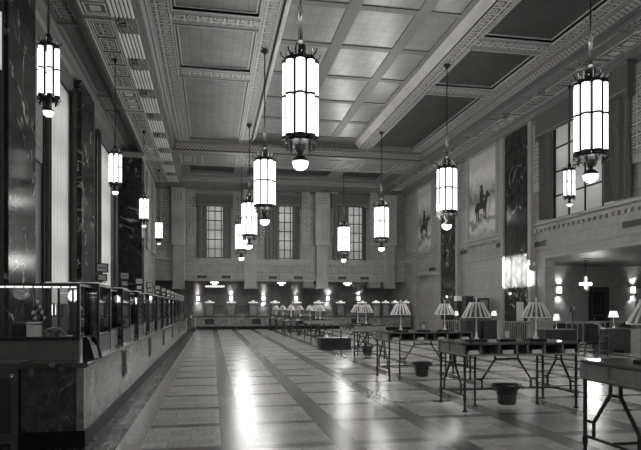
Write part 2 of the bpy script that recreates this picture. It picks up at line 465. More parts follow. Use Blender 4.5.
# roof over all, keeps the sky out
struct('ceiling_roof', MB().box(-7, 30, YN-.5, 52, 12.4, 12.6), M_PLASTER)

# --- left beam (carried over the screens), right beam against the wall
mb = MB()
mb.prism([(-2.03, ZC+.4), (-2.03, ZC-.04), (-2.12, ZC-.1), (-2.12, ZC-.3), (-2.24, ZC-.36), (-2.31, ZS+.03), (-2.31, ZS), (-4.13, ZS), (-4.13, ZC+.4)], YN, YB, 'y')
struct('ceiling_beam', mb, M_PLASTER)
mb = MB()
mb.prism([(13.2, ZC+.4), (13.2, ZS), (XR+.3, ZS), (XR+.3, ZC+.4)], YN, YB, 'y')
mb.prism([(13.2, ZC-.0), (13.08, ZC-.03), (13.12, ZC-.1), (13.2, ZC-.12)], YN, 36, 'y')
mb.prism([(13.2, ZS+.08), (13.1, ZS+.03), (13.1, ZS), (13.25, ZS)], YN, 36, 'y')
mb.prism([(XR, ZS), (XR-.55, ZS), (XR-.5, ZS-.08), (XR-.32, ZS-.12), (XR-.22, ZS-.28), (XR-.08, ZS-.34), (XR, ZS-.4)], YN, YB, 'y')
struct('ceiling_beam', mb, M_PLASTER)
mb = MB(); mb.box(13.165, 13.2, YN, 36, ZC-.42, ZC-.14)
struct('trim_5', mb, guilloche('guilloche_side', 'yz', z0=ZC-.28, hgt=.28))
# fluted bands with oval rosettes; box panels beside them
dk = MB(); fl = MB(); flr = MB(); ov = MB(); bx = MB(); bi = MB()
for (xc, xb) in ((-2.78, -3.55), (13.86, 14.5)):
    for k in range(-5, 8):
        y = 20.3 + 3.15*k
        for i in range(6):
            xx = xc - .31 + i*.124
            (fl if xc < 0 else flr).prism([(xx-.045, ZS), (xx-.025, ZS-.045), (xx+.025, ZS-.045), (xx+.045, ZS)], y+.58, y+2.57, 'y')
        n = 20
        ov.box(xc-.4, xc+.4, y-.5, y+.5, ZS-.015, ZS)
        for r0, z in ((1, ZS-.05), (.62, ZS-.09), (.35, ZS-.12)):
            ov.rings([[(xc+.34*r0*math.cos(2*PI*j/n), y+.42*r0*math.sin(2*PI*j/n), zz) for j in range(n)] for zz in (ZS, z)])
    def frame(a, b, c, d, w_, z):
        bx.box(a, a+w_, c, d, ZS-z, ZS); bx.box(b-w_, b, c, d, ZS-z, ZS); bx.box(a+w_, b-w_, c, c+w_, ZS-z, ZS); bx.box(a+w_, b-w_, d-w_, d, ZS-z, ZS)
    for k in range(-2, 3):
        y = 20.0 + 9.2*k
        dk.box(xb-.33, xb+.33, y+.13, y+5.97, ZS-.012, ZS)
        frame(xb-.46, xb+.46, y, y+6.1, .05, .05); frame(xb-.36, xb+.36, y+.1, y+6.0, .03, .035)
        for j in range(5):
            c = y + .22 + j*1.17
            frame(xb-.28, xb+.28, c, c+.98, .035, .03); bi.box(xb-.2, xb+.2, c+.1, c+.88, ZS-.02, ZS)
        frame(xb-.46, xb+.46, y+6.4, y+8.9, .05, .05)
        for j in range(3):
            c = y + 6.55 + j*.8
            frame(xb-.34, xb+.34, c, c+.66, .04, .04); bx.box(xb-.16, xb+.16, c+.18, c+.48, ZS-.03, ZS)
struct('trim_6', fl, M_COVE); struct('trim_30', flr, M_PLASTER); struct('trim_7', ov, ornament('rosette_relief', 'xy', .012, .2, .3))
dk.prism([(-2.02, ZC-.05), (-2.11, ZC-.11), (-2.11, ZC-.31), (-2.23, ZC-.37), (-2.3, ZS+.05), (-2.28, ZS+.05), (-2.2, ZC-.36), (-2.09, ZC-.3), (-2.09, ZC-.11), (-2.0, ZC-.05)], YN, 36, 'y')  # dark cladding: shade on the beam's inner face put into the colour
dk.box(-4.3, -4.13, YN, 36.8, ZS, ZC-.16)  # dark strip standing in for the shadow gap between aisle and beam
struct('trim_29', dk, plain('dark_ground_and_shade', .03, .5)); struct('trim_8', bx, plain('band_plaster', .36, .5)); struct('trim_9', bi, M_ORN_XY)

# --- window aisle ceiling on the left
mb = MB(); mb.box(XL-.5, -4.13, YN, 38, ZC-.15, ZC+.3)
mb.prism([(XL, ZC-.15), (XL+.3, ZC-.15), (XL+.26, ZC-.25), (XL+.15, ZC-.32), (XL+.1, ZC-.5), (XL, ZC-.6)], YN, 38, 'y')
struct('ceiling_aisle', mb, M_PLASTER)
mb = MB()
for k in range(-1, 4):
    y0 = 21.4 + 9.2*(k-1)
    for t in (0, .12):
        a, b, c, d = -5.16+t*.5, -4.36-t*.5, y0+t, y0+6.7-t
        mb.box(a, a+.05, c, d, ZC-.19, ZC-.15); mb.box(b-.05, b, c, d, ZC-.19, ZC-.15); mb.box(a, b, c, c+.05, ZC-.19, ZC-.15); mb.box(a, b, d-.05, d, ZC-.19, ZC-.15)
struct('trim_10', mb, M_PLASTER_L)
mb = MB()
for k in range(-1, 4):
    y0 = 19.3 + 9.2*(k-1); mb.box(-5.12, -4.4, y0, y0+1.7, ZC-.18, ZC-.15)
struct('trim_11', mb, M_ORN_XY)

# --- transverse beam and end bay of the ceiling
mb = MB(); mb.box(-2.31, 13.2, 36, 39.6, ZS, ZC+.5)
mb.prism([(36, ZC+.02), (35.8, ZC), (35.86, ZC-.1), (36, ZC-.12)], -2.1, 13.1, 'x')
mb.prism([(36, ZS+.1), (35.9, ZS+.03), (35.9, ZS), (36, ZS)], -2.3, 13.2, 'x')
struct('ceiling_beam', mb, M_PLASTER)
struct('trim_12', MB().box(-2.1, 13.16, 35.95, 36.02, ZC-.42, ZC-.13), guilloche('guilloche_end', 'xz', z0=ZC-.275, hgt=.29))
mb = MB()
for (a, b) in ((-1.9, -1.0), (-.6, 1.6), (2.0, 2.7), (3.1, 8.1), (8.5, 9.2), (9.6, 11.9), (12.2, 13.0)):
    for t in (0,):
        mb.box(a, a+.06, 36.6, 39.0, ZS-.04, ZS); mb.box(b-.06, b, 36.6, 39.0, ZS-.04, ZS); mb.box(a, b, 36.6, 36.66, ZS-.04, ZS); mb.box(a, b, 38.94, 39, ZS-.04, ZS)
struct('trim_13', mb, M_PLASTER_L)
mb = MB()
for a, b in ((-1.7, -1.2), (2.1, 2.6), (8.6, 9.1), (12.35, 12.85)): mb.box(a, b, 37.1, 38.5, ZS-.03, ZS)
struct('trim_14', mb, M_ORN_XY)
mb = MB(); slab(mb, -2.31, 13.2, 39.6, YB+.2, ZC, ZC+.4, [(-1.5, 1.6), (2.6, 8.6), (9.6, 12.5)], [(40.4, 44.2)])
struct('ceiling_end_bay', mb, M_PLASTER)
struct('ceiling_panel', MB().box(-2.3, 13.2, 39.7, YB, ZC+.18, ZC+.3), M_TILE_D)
# crown on the back wall
mb = MB(); mb.prism([(YB, ZC), (YB-.7, ZC), (YB-.65, ZC-.1), (YB-.45, ZC-.14), (YB-.45, ZC-.42), (YB-.3, ZC-.48), (YB-.3, ZC-.62), (YB-.1, ZC-.8), (YB-.1, ZC-.95), (YB, ZC-1)], -4.13, XR, 'x')
struct('trim_15', mb, M_PLASTER)
struct('trim_16', MB().box(-2.2, 13.2, YB-.48, YB-.44, ZC-.42, ZC-.14), guilloche('guilloche_back', 'xz', z0=ZC-.28, hgt=.28))

# --- windows positions
WIN_B = [(XY(a, YB), XY(b, YB)) for a, b in ((202, 227), (273, 296), (343, 365))]
ZWB0, ZWB1 = ZZ(259, 5, YB), ZZ(203, 5, YB)
def wall_with_holes(mb, ax, p0, p1, a0, a1, z0, z1, holes):
    """wall slab from p0..p1 thick; along a0..a1; holes = (a, b, zlo, zhi)"""
    def bx(u0, u1, w0, w1):
        if u1 - u0 < 1e-4 or w1 - w0 < 1e-4: return
        if ax == 'x': mb.box(p0, p1, u0, u1, w0, w1)
        else: mb.box(u0, u1, p0, p1, w0, w1)
    u = a0
    for (a, b, lo, hi) in sorted(holes):
        bx(u, a, z0, z1); bx(a, b, z0, lo); bx(a, b, hi, z1); u = b
    bx(u, a1, z0, z1)
mb = MB(); wall_with_holes(mb, 'y', YB, YB+.45, -5.5, XR+.4, 3.74, 12.4, [(a, b, ZWB0, ZWB1) for a, b in WIN_B])
struct('wall_back', mb, M_WALLY)
mb = MB(); mb.box(-6, XR+.5, 50.0, 50.3, 0, 4.6); struct('wall_back_lower', mb, M_LOWY)
mb = MB(); mb.box(-6, XR+.3, YB+.45, 50, 3.74, 4.3); struct('ceiling_back_gallery', mb, M_PLASTER)
struct('wall_back_left', MB().box(-6, -5.5, 38, 51, 0, 12.4), M_WALLX)
# mouldings across the back gallery front
mb = MB()
for z, h, t in ((ZZ(263, 5, YB), .1, .12), (ZZ(270.5, 5, YB)-.35, .06, .05), (3.74, .1, .1), (ZWB0-.16, .16, .2)):
    mb.box(-4.1, XR-.02, YB-t, YB, z, z+h)
x = -4.0
zd = ZZ(263, 5, YB)
while x < XR-.1:
    mb.box(x, x+.16, YB-.1, YB, zd-.17, zd-.02); x += .34
struct('trim_17', mb, M_STONE)
# vents in the gallery front
VB = [(197, 206), (221.5, 230), (268.5, 276), (293.5, 302), (338, 345.5), (360, 368)]
for i, (a, b) in enumerate(VB):
    xa, xb = XY(a, YB), XY(b, YB)
    t = thing('air_vent', '%s narrow dark air vent slot from the left on the back gallery front' % ['first', 'second', 'third', 'fourth', 'fifth', 'sixth'][i], 'vent', (xa, YB-.002, ZZ(277.5, 5, YB)-.1), 0, 'air slots in the back gallery front')
    MB().box(0, xb-xa, -.012, 0, 0, .2).build('opening', M_DARK, t)
    f = MB(); f.box(-.03, xb-xa+.03, -.03, 0, .2, .23); f.box(-.03, xb-xa+.03, -.03, 0, -.03, 0); f.box(-.03, 0, -.03, 0, 0, .2); f.box(xb-xa, xb-xa+.03, -.03, 0, 0, .2)
    for k in range(1, 4): f.box((xb-xa)*k/4-.008, (xb-xa)*k/4+.008, -.02, -.012, 0, .2)
    f.build('frame', M_STONE_D, t)
# back pilasters: upper block, lower shaft hanging below the gallery
mb = MB(); mo = MB()
for (a, b) in ((172, 184.5), (243, 256), (314.5, 327), (382, 393.5)):
    x0, x1 = XY(a, YB), XY(b, YB); z1 = ZZ(245, x0, YB)
    mb.box(x0+.06, x1-.02, YB-.35, YB, ZZ(288, x0, YB), z1)
    mb.box(x0-.05, x1+.05, YB-.7, YB, z1, ZC-1.0); mb.box(x0-.08, x1+.08, YB-.74, YB, z1-.08, z1+.06)
    mb.box(x0-.1, x1+.1, YB-.76, YB, ZC-1.35, ZC-1.25)
    mb.box(x0, x1+.04, YB-.4, YB, ZZ(288, x0, YB)-.06, ZZ(288, x0, YB)+.06)
    for k in range(5):
        xx = x0 + (x1-x0)*(k+.5)/5; mb.box(xx-.045, xx+.045, YB-.42, YB-.34, ZZ(286, x0, YB), z1-.2); mb.box(xx-.04, xx+.04, YB-.76, YB-.7, z1+.3, ZC-2.0)
    mo.box(x0+.1, x1-.1, YB-.73, YB-.69, ZC-1.9, ZC-1.4)
struct('trim_18', mb, M_STONE)
# carved panels on each side of the windows
for (a, b, t, bt) in ((187, 195.5, 192, 245), (160, 169, 190, 240), (233, 241, 192, 245), (259, 267, 192, 245), (301, 309, 192, 245), (330, 337, 192, 245), (369, 377, 192, 245), (397, 403, 190, 245), (406, 414, 186, 245)):
    x0, x1 = XY(a, YB), XY(b, YB)
    mb2 = MB(); mb2.box(x0, x1, YB-.14, YB, ZZ(bt, x0, YB), ZZ(t, x0, YB)); 
    mo.box(x0+.14, x1-.14, YB-.17, YB-.13, ZZ(bt-8, x0, YB), ZZ(t+4, x0, YB))
    struct('trim_19', mb2, M_STONE)
struct('trim_20', mo, M_ORN_W)
# little brackets under the gallery beside the pilasters
mb = MB()
for (a, b) in ((303, 313), (368, 380)):
    x0, x1 = XY(a, YB), XY(b, YB); mb.box(x0, x1, YB-.05, YB+.4, ZZ(288, x0, YB), 3.74)
struct('trim_21', mb, M_STONE_D)

# --- window unit builder: frame, muntins, panes as parts
WN = [0]
def window(ax, p, a, b, z0, z1, mat, nx, nz, t=.06, deep=.3):
    WN[0] += 1
    fr = MB()
    def bx(m, u0, u1, w0, w1, d0, d1):
        if ax == 'x': m.box(p+d0, p+d1, u0, u1, w0, w1)
        else: m.box(u0, u1, p+d0, p+d1, w0, w1)
    for u0, u1, w0, w1 in ((a, a+t*1.6, z0, z1), (b-t*1.6, b, z0, z1), (a, b, z0, z0+t*1.6), (a, b, z1-t*1.6, z1)): bx(fr, u0, u1, w0, w1, -.05, .05)
    for i in range(1, nx): u = a+(b-a)*i/nx; bx(fr, u-t/2, u+t/2, z0, z1, -.04, .04)
    for i in range(1, nz): ww = z0+(z1-z0)*i/nz; bx(fr, a, b, ww-t/2, ww+t/2, -.04, .04)
    o = struct('window_%d' % WN[0], fr, M_IRON)
    pn = MB()
    pn.add([(p+.02, a, z0), (p+.02, b, z0), (p+.02, b, z1), (p+.02, a, z1)] if ax == 'x' else [(a, p+.02, z0), (b, p+.02, z0), (b, p+.02, z1), (a, p+.02, z1)], [(0, 1, 2, 3)])
    pn.build('pane', mat, o)
    return o
for (a, b) in WIN_B:
    window('y', YB+.3, a, b, ZWB0, ZWB1, M_PANE, 4, 6)
    
# --- right wall
BAYS_R = [(YX(615, XR), YX(548, XR))]
ZWR0, ZWR1 = 5.75, 10.15
holesR = [(BAYS_R[0][0], BAYS_R[0][1], ZWR0, ZWR1), (BAYS_R[0][0]-9, BAYS_R[0][1]-9, ZWR0, ZWR1)]
mb = MB(); wall_with_holes(mb, 'x', XR, XR+.5, YN, 25.2, 4.04, 12.4, holesR); mb.box(XR, XR+.5, 25.2, 50.3, 4.4, 12.4)
struct('wall_right', mb, M_WALLX)
mb = MB(); wall_with_holes(mb, 'x', XR+.04, XR+.5, 25.2, 50.3, 0, 4.4, [(37.9, 43.0, 0, 4.15)]); mb.box(XR+.34, XR+.5, 37.9, 43, 0, 4.3)
struct('wall_right_lower', mb, M_LOWX)
for (a, b, c, d) in holesR: window('x', XR+.3, a, b, c, d, M_BLIND_R, 4, 4)
# gallery mouldings
mb = MB()
for (a, b) in ((YN, 26.2), (28.75, 34.75), (37.45, YB)):
    mb.box(XR-.1, XR, a, b, 5.42, 5.52); mb.box(XR-.17, XR, a, b, 5.6, 5.72)
    mb.box(XR-.05, XR, a, b, 4.5, 4.56); mb.box(XR-.06, XR, a, b, 4.02, 4.12)
    y = a+.1
    while y < b-.2: mb.box(XR-.1, XR, y, y+.16, 5.27, 5.41); y += .36
struct('trim_22', mb, M_STONE)
# marble piers on both sides
mp = MB(); ms = MB()
for (a, b) in ((26.25, 28.7), (34.85, 37.4), (8.3, 10.8)):
    mp.box(XR-.16, XR+.05, a, b, 0, ZS-.38)
    ms.box(XR-.26, XR, a-.28, a, 0, ZS-.38); ms.box(XR-.26, XR, b, b+.28, 0, ZS-.38)
for (a, b) in ((16.6, 19.0), (25.4, 28.1), (7.4, 9.8)):
    mp.box(XL, XL+.3, a, b, 0, ZC-.6)
mp.box(XL, -4.13, 37, 38.2, 0, ZS-.3)
struct('wall_pier', mp, M_MARB)
struct('wall_pier_edge', ms, M_STONE)
mb = MB(); mb.prism([(XL, ZS-.3), (-4.1, ZS-.3), (-4.02, ZS-.15), (-3.98, ZS), (XL, ZS)], 36.85, 38.2, 'y')
struct('trim_23', mb, M_PLASTER_L)
struct('wall_aisle_end', MB().box(XL, -4.13, 37.3, 38.2, ZS, 12.4), M_PLASTER)
struct('wall_left_end', MB().box(-5.5, -4.13, 38.2, YB, 0, ZC), M_WALLX)
mb = MB(); mb.box(-4.13, -4.0, 39.0, 40.6, 5.5, 10.4); mb.box(-4.13, -4.0, 42.6, 44.6, 5.5, 10.4)
struct('trim_24', mb, M_STONE)
mb = MB(); mb.box(-4.0, -3.97, 39.3, 40.3, 6, 10.1); mb.box(-4.0, -3.97, 42.9, 44.3, 6, 10.1)
struct('trim_25', mb, M_ORN_WX)
# right wall carved strips beside the window and in the far bay
ms = MB(); mo = MB()
for (a, b, z0, z1) in ((YX(545, XR), YX(533, XR)-.05, 7.2, 10.4), (YX(641, XR)-1.5, YX(625, XR), 7.0, 10.6), (38.0, 39.3, 5.9, 10.2), (42.4, 44.9, 5.9, 10.4)):
    ms.box(XR-.14, XR, a, b, z0, z1); mo.box(XR-.17, XR-.13, a+.2, b-.2, z0+.3, z1-.2)
struct('trim_26', ms, M_STONE); struct('trim_27', mo, M_ORN_WX)
# slots in the right wall
for i, (px, z) in enumerate(((463.5, 5.02), (501.5, 4.98), (539.5, 4.62), (633, 4.72), (432, 4.3))):
    y = YX(px, XR)
    t = thing('air_vent', ['narrow dark air vent slot under the left corner of the near horse painting', 'narrow dark air vent slot under the right corner of the near horse painting', 'dark air vent slot just right of the sunlit marble pier',
        'dark air vent slot under the right wall window near the photo edge', 'dark air vent slot below the far horse painting'][i], 'vent', (XR-.002, y, z), 0, 'air slots in the right wall')
    MB().box(-.06, -.05, -.5, .5, 0, .22).build('opening', M_DARK, t)
    f = MB(); f.box(-.075, 0, -.53, .53, .22, .25); f.box(-.075, 0, -.53, .53, -.03, 0); f.box(-.075, 0, -.53, -.5, 0, .22); f.box(-.075, 0, .5, .53, 0, .22); f.box(-.05, 0, -.5, .5, 0, .22)
    f.build('frame', M_STONE_D, t)

# --- left wall with tall windows
WL = [(13.2, 16.4), (YX(45.5, XL), YX(69, XL)), (YX(97, XL), YX(111, XL)), (3.0, 6.5)]
holesL = [(a, b, 1.35, 10.2 if i else 9.55) for i, (a, b) in enumerate(WL)]
mb = MB(); wall_with_holes(mb, 'x', XL-.5, XL, YN, 38, 0, 12.4, holesL)
struct('wall_left', mb, plain('left_wall_stone', .1, .6))
for i, (a, b, c, d) in enumerate(holesL):
    o = window('x', XL-.3, a, b, c, d, M_GLASS, 3, 5)
# relief panel strips on the left wall between windows and piers
ms = MB()
for (a, b, z0, z1) in ((24.85, 25.35, 4.3, 9.6), (34.5, 35.6, 4.3, 9.6), (19.2, 20.5, 6.4, 10.2)):
    ms.box(XL, XL+.1, a, b, z0, z1); ms.box(XL+.1, XL+.14, a+.12, b-.12, z0+.4, z1-.4)
struct('trim_28', ms, M_STONE_D)
# walls behind the camera and round the annexe on the right
FILL_WINDOWS = [(-1.5, 2.0, 3.0, 9.5), (9.5, 13.0, 3.0, 9.5)]  # unseen windows, added behind the camera for soft frontal fill light
mb = MB(); wall_with_holes(mb, 'y', YN-.3, YN, -6, 27, 0, 12.4, FILL_WINDOWS)
struct('wall_front', mb, M_WALLY)
for h_ in FILL_WINDOWS: window('y', YN-.15, h_[0], h_[1], h_[2], h_[3], M_GLASS, 3, 5)
struct('wall_annex_back', MB().box(XR+.5, 27, 30, 30.3, 0, 4.3), M_LOWY)
struct('wall_annex_side', MB().box(26.6, 27, YN, 30, 0, 4.3), M_LOWX)
struct('ceiling_annex', MB().box(XR+.5, 27, YN, 30.3, 4.04, 4.3), M_PLASTER)
struct('wall_annex_left', MB().box(XR+.5, XR+.56, 25.3, 30, 0, 4.1), M_LOWX)
# unseen blocking wall, added and stepped so one shaft of sun enters the hall
mb = MB(); mb.box(-42, -40, -60, -4.0, 0, 16.3); mb.box(-42, -40, -4.0, 90, 0, 30)
struct('wall_sun_blocker', mb, ashlar('sun_blocker_ashlar', 'yz', .4, 3, 1.5))

# ================================================================== THINGS
# --- blinds and curtains in the left windows
def folds(m, ax, p, a, b, z0, z1, n, amp, thick=.02, single=False):
    """hanging cloth with folds, a closed sheet with thickness"""
    N = n*6; top = []; pts = []
    for i in range(N+1):
        u = a + (b-a)*i/N; d = amp*math.sin(i/6*2*PI) + amp*.4*math.sin(i*1.7)
        pts.append((u, p+d))
    if single:
        L = len(pts); v = []
        for z in (z0, z1):
            for u, q in pts: v.append((q, u, z) if ax == 'x' else (u, q, z))
        m.add(v, [(i, i+1, L+i+1, L+i) for i in range(L-1)], True); return
    back = [(u, q+thick) for u, q in reversed(pts)]
    poly = pts + back
    n2 = len(poly); v = []
    for z in (z0, z1):
        for u, q in poly: v.append((q, u, z) if ax == 'x' else (u, q, z))
    f = [(i, (i+1) % n2, n2+(i+1) % n2, n2+i) for i in range(n2)]
    L = len(pts)
    for base in (0, n2):
        for i in range(L-1): f.append((base+i, base+i+1, base+n2-2-i, base+n2-1-i))
    m.add(v, f, True)
names_w = ['left window behind the photo edge', 'tall left window nearest the counter end', 'second tall left window beyond the marble pier', 'left window beside the camera']
for i, (a, b) in enumerate(WL):
    z0, z1 = (1.88, 10.2) if i else (1.36, 7.8)
    ym = (a+b)/2
    t = thing('window_blind', ['pale ribbed blind drawn low over the window out of frame at left', 'pale ribbed blind over the tall window nearest the teller counter end, clear pane below it',
        'pale ribbed blind over the tall window just left of the hanging lantern', 'pale ribbed blind over the window beside the camera'][i], 'blind', (XL-.04, ym, z0))
    m = MB(); folds(m, 'x', 0, a-ym+.02, b-ym-.02, 0, z1-z0, 16, .012, single=True); m.build('cloth', M_BLIND, t)
    MB().box(-.03, .03, a-ym, b-ym, -.04, 0).build('hem_bar', M_BRONZE, t)
    MB().box(-.03, .03, a-ym, b-ym, z1-z0-.1, z1-z0).build('head_rail', M_BRONZE, t)
    for s, (u0, u1) in enumerate(((a-.6, a+.02), (b-.05, b+.5))):
        if i == 2 and s == 1: u1 = b + .3
        c = thing('curtain', 'dark curtain at %s side of the %s' % (('near', 'far')[s], names_w[i]), 'curtain', (XL+.13, (u0+u1)/2, .9), 0, 'curtains on the window wall')
        m = MB(); folds(m, 'x', 0, u0-(u0+u1)/2, u1-(u0+u1)/2, 0, 9.4, 4, .05); m.build('cloth', M_CLOTHD, c)
        MB().tube([(0, (u0-u1)/2, 9.42), (0, (u1-u0)/2, 9.42)], .03).build('rod', M_BRONZE, c)

# --- valances and curtains: back windows, right window
def valance(name_label, ax, p, a, b, z0, z1, group):
    m = MB(); d = .35
    t = thing('valance', name_label, 'valance', (p, (a+b)/2, z0) if ax == 'x' else ((a+b)/2, p, z0), 0, group)
    h = (b-a)/2; H1 = z1-z0
    prof = [(-h, 0), (-h, H1), (h, H1), (h, 0), (h-.25, .0), (h-.3, .12), (-h+.3, .12), (-h+.25, 0)]
    if ax == 'x': m.prism(prof, -d, -d+.05, 'x')
    else: m.prism(prof, -d, -d+.05, 'y')
    for s_ in (-1, 1):
        e0, e1 = sorted((s_*h, s_*(h-.04)))
        m.box(-d+.05, 0, e0, e1, 0, H1) if ax == 'x' else m.box(e0, e1, -d+.05, 0, 0, H1)
    m.box(-d+.05, 0, -h, h, H1-.04, H1) if ax == 'x' else m.box(-h, h, -d+.05, 0, H1-.04, H1)
    m.build('pelmet_board', M_VAL, t)
    k = MB()
    for zz in (.22, H1-.1):
        if ax == 'x': k.box(-d-.02, -d, -h+.08, h-.08, zz, zz+.04)
        else: k.box(-h+.08, h-.08, -d-.02, -d, zz, zz+.04)
    k.build('braid', M_STONE_D, t)
wb = ['left', 'middle', 'right']
for i, ((a, b), (va, vb)) in enumerate(zip(WIN_B, ((195.5, 232), (262, 300), (330, 366)))):
    xa, xb = XY(va, YB), XY(vb, YB)
    valance('dark cloth pelmet over the %s of the three back wall windows' % wb[i], 'y', YB-.15, xa, xb, ZZ(208.5, xa, YB), ZZ(195, xa, YB), 'pelmets over the back windows')
    for s, (u0, u1) in enumerate(((xa+.1, a+.35), (b-.35, xb-.1))):
        c = thing('curtain', 'grey curtain on the %s side of the %s back wall window' % (('left', 'right')[s], wb[i]), 'curtain', ((u0+u1)/2, YB-.2, ZWB0-.1), 0, 'curtains in the back wall windows')
        m = MB(); folds(m, 'y', 0, (u0-u1)/2, (u1-u0)/2, 0, ZWB1-ZWB0+.1, 4, .05); m.build('cloth', M_CLOTH, c)
        MB().tube([((u0-u1)/2, 0, ZWB1-ZWB0+.02), ((u1-u0)/2, 0, ZWB1-ZWB0+.02)], .03).build('rod', M_BRONZE, c)
a, b = BAYS_R[0]
valance('dark cloth pelmet above the tall window on the right wall', 'x', XR-.1, a-1.25, b+.38, 9.45, 10.75, 'pelmets')
for s, (u0, u1) in enumerate(((b-.5, b+.25), (a-1.1, a+.3))):
    c = thing('curtain', 'heavy grey curtain on the %s side of the right wall window' % ('left', 'right')[s], 'curtain', (XR-.25, (u0+u1)/2, 5.8), 0, 'curtains on the right wall window')
    m = MB(); folds(m, 'x', 0, (u0-u1)/2, (u1-u0)/2, 0, 3.9, 5, .09); m.build('cloth', M_CLOTH, c)
    MB().tube([(0, (u0-u1)/2, 3.9), (0, (u1-u0)/2, 3.9)], .03).build('rod', M_BRONZE, c)

# --- paintings on the right wall (plain invented riders in a landscape)
def paintmat(name):
    m, nt, b = newmat(name)
    tc = nt.nodes.new('ShaderNodeTexCoord'); sp = nt.nodes.new('ShaderNodeSeparateXYZ'); nt.links.new(tc.outputs['Object'], sp.inputs[0])
    n = nt.nodes.new('ShaderNodeTexNoise'); n.inputs['Scale'].default_value = 1.4; n.inputs['Detail'].default_value = 8; n.inputs['Distortion'].default_value = .7
    nt.links.new(tc.outputs['Object'], n.inputs['Vector'])
    h = math_node(nt, 'ADD', math_node(nt, 'DIVIDE', sp.outputs['Z'], 5.2), math_node(nt, 'MULTIPLY', math_node(nt, 'SUBTRACT', n.outputs['Fac'], .5), .35))
    r = nt.nodes.new('ShaderNodeValToRGB'); e = r.color_ramp.elements
    e[0].position = 0; e[0].color = g(.25); e[1].position = .95; e[1].color = g(.4)
    for p, v in ((.1, .5), (.17, .12), (.24, .55), (.33, .3), (.42, .1), (.5, .3), (.66, .6), (.8, .42)):
        q = e.new(p); q.color = g(v)
    nt.links.new(h, r.inputs['Fac']); nt.links.new(r.outputs['Color'], b.inputs['Base Color']); b.inputs['Roughness'].default_value = .6
    return m
M_ART = paintmat('mural_landscape')
def horse_and_rider(m, y, z, s, flip=1):
    """painted silhouette in low relief, outline in (y, z)"""
    body = [(-.95,.55),(-.85,.7),(-.5,.78),(0,.72),(.35,.8),(.55,1.05),(.7,1.32),(.85,1.36),(.9,1.26),(1.12,1.02),(1.08,.92),(.9,.98),(.78,.9),(.72,.6),(.6,.4),(.62,.0),(.64,-.45),(.55,-.48),(.5,0),(.42,.22),(.36,-.1),(.34,-.5),(.24,-.5),(.27,-.05),(.22,.28),(-.35,.28),(-.48,.1),(-.42,-.45),(-.52,-.48),(-.6,0),(-.7,.15),(-.78,-.05),(-.74,-.5),(-.84,-.5),(-.9,0),(-.85,.3),(-1.0,.1),(-1.06,.3)]
    m.prism([(y+flip*a*s, z+b*s) for a, b in body], -.02, 0, 'x')
    rider = [(-.25,.7),(-.3,1.2),(-.22,1.5),(-.1,1.6),(-.22,1.75),(-.1,1.9),(.05,1.88),(.14,1.72),(.06,1.6),(.16,1.5),(.2,1.2),(.45,1.05),(.42,.98),(.16,1.02),(.1,.75),(.2,.3),(.1,.25),(-.02,.7)]
    m.prism([(y+flip*a*s, z+b*s) for a, b in rider], -.03, -.005, 'x')
for i, (y0, y1, z0, z1) in enumerate(((29.85, 33.3, 5.85, 10.55), (39.45, 42.2, 5.85, 10.5))):
    t = thing('mural_painting', ['tall mural of a horse and rider, between two marble piers', 'tall mural of figures, the farther one near the back corner'][i], 'painting', (XR-.01, (y0+y1)/2, z0), 0, 'murals on the right wall')
    h = (y1-y0)/2; Z = z1-z0
    MB().box(-.04, 0, -h, h, 0, Z).build('canvas', M_ART, t)
    f = MB()
    for q, ww, d in ((0, .16, .1), (.16, .3, .05)):
        f.box(-d, 0, -h-q-ww, -h-q, -q-ww, Z+q+ww) if q == 0 else f.box(-d, 0, -h-q-ww, -h-q, -.16, Z+.3)
        f.box(-d, 0, h+q, h+q+ww, -q-ww, Z+q+ww) if q == 0 else f.box(-d, 0, h+q, h+q+ww, -.16, Z+.3)
    f.box(-.1, 0, -h, h, -.16, 0); f.box(-.1, 0, -h, h, Z, Z+.16)
    f.build('frame', M_STONE, t)
    m = MB(); horse_and_rider(m, 0, 1.3, .85, -1)
    m2 = MB(); m2.v = [(x-.04, y, z) for x, y, z in m.v]; m2.f = m.f; m2.sm = m.sm
    m2.build('painted_rider', plain('dark_paint', .05, .9, 0, .05, bscale=30), t)

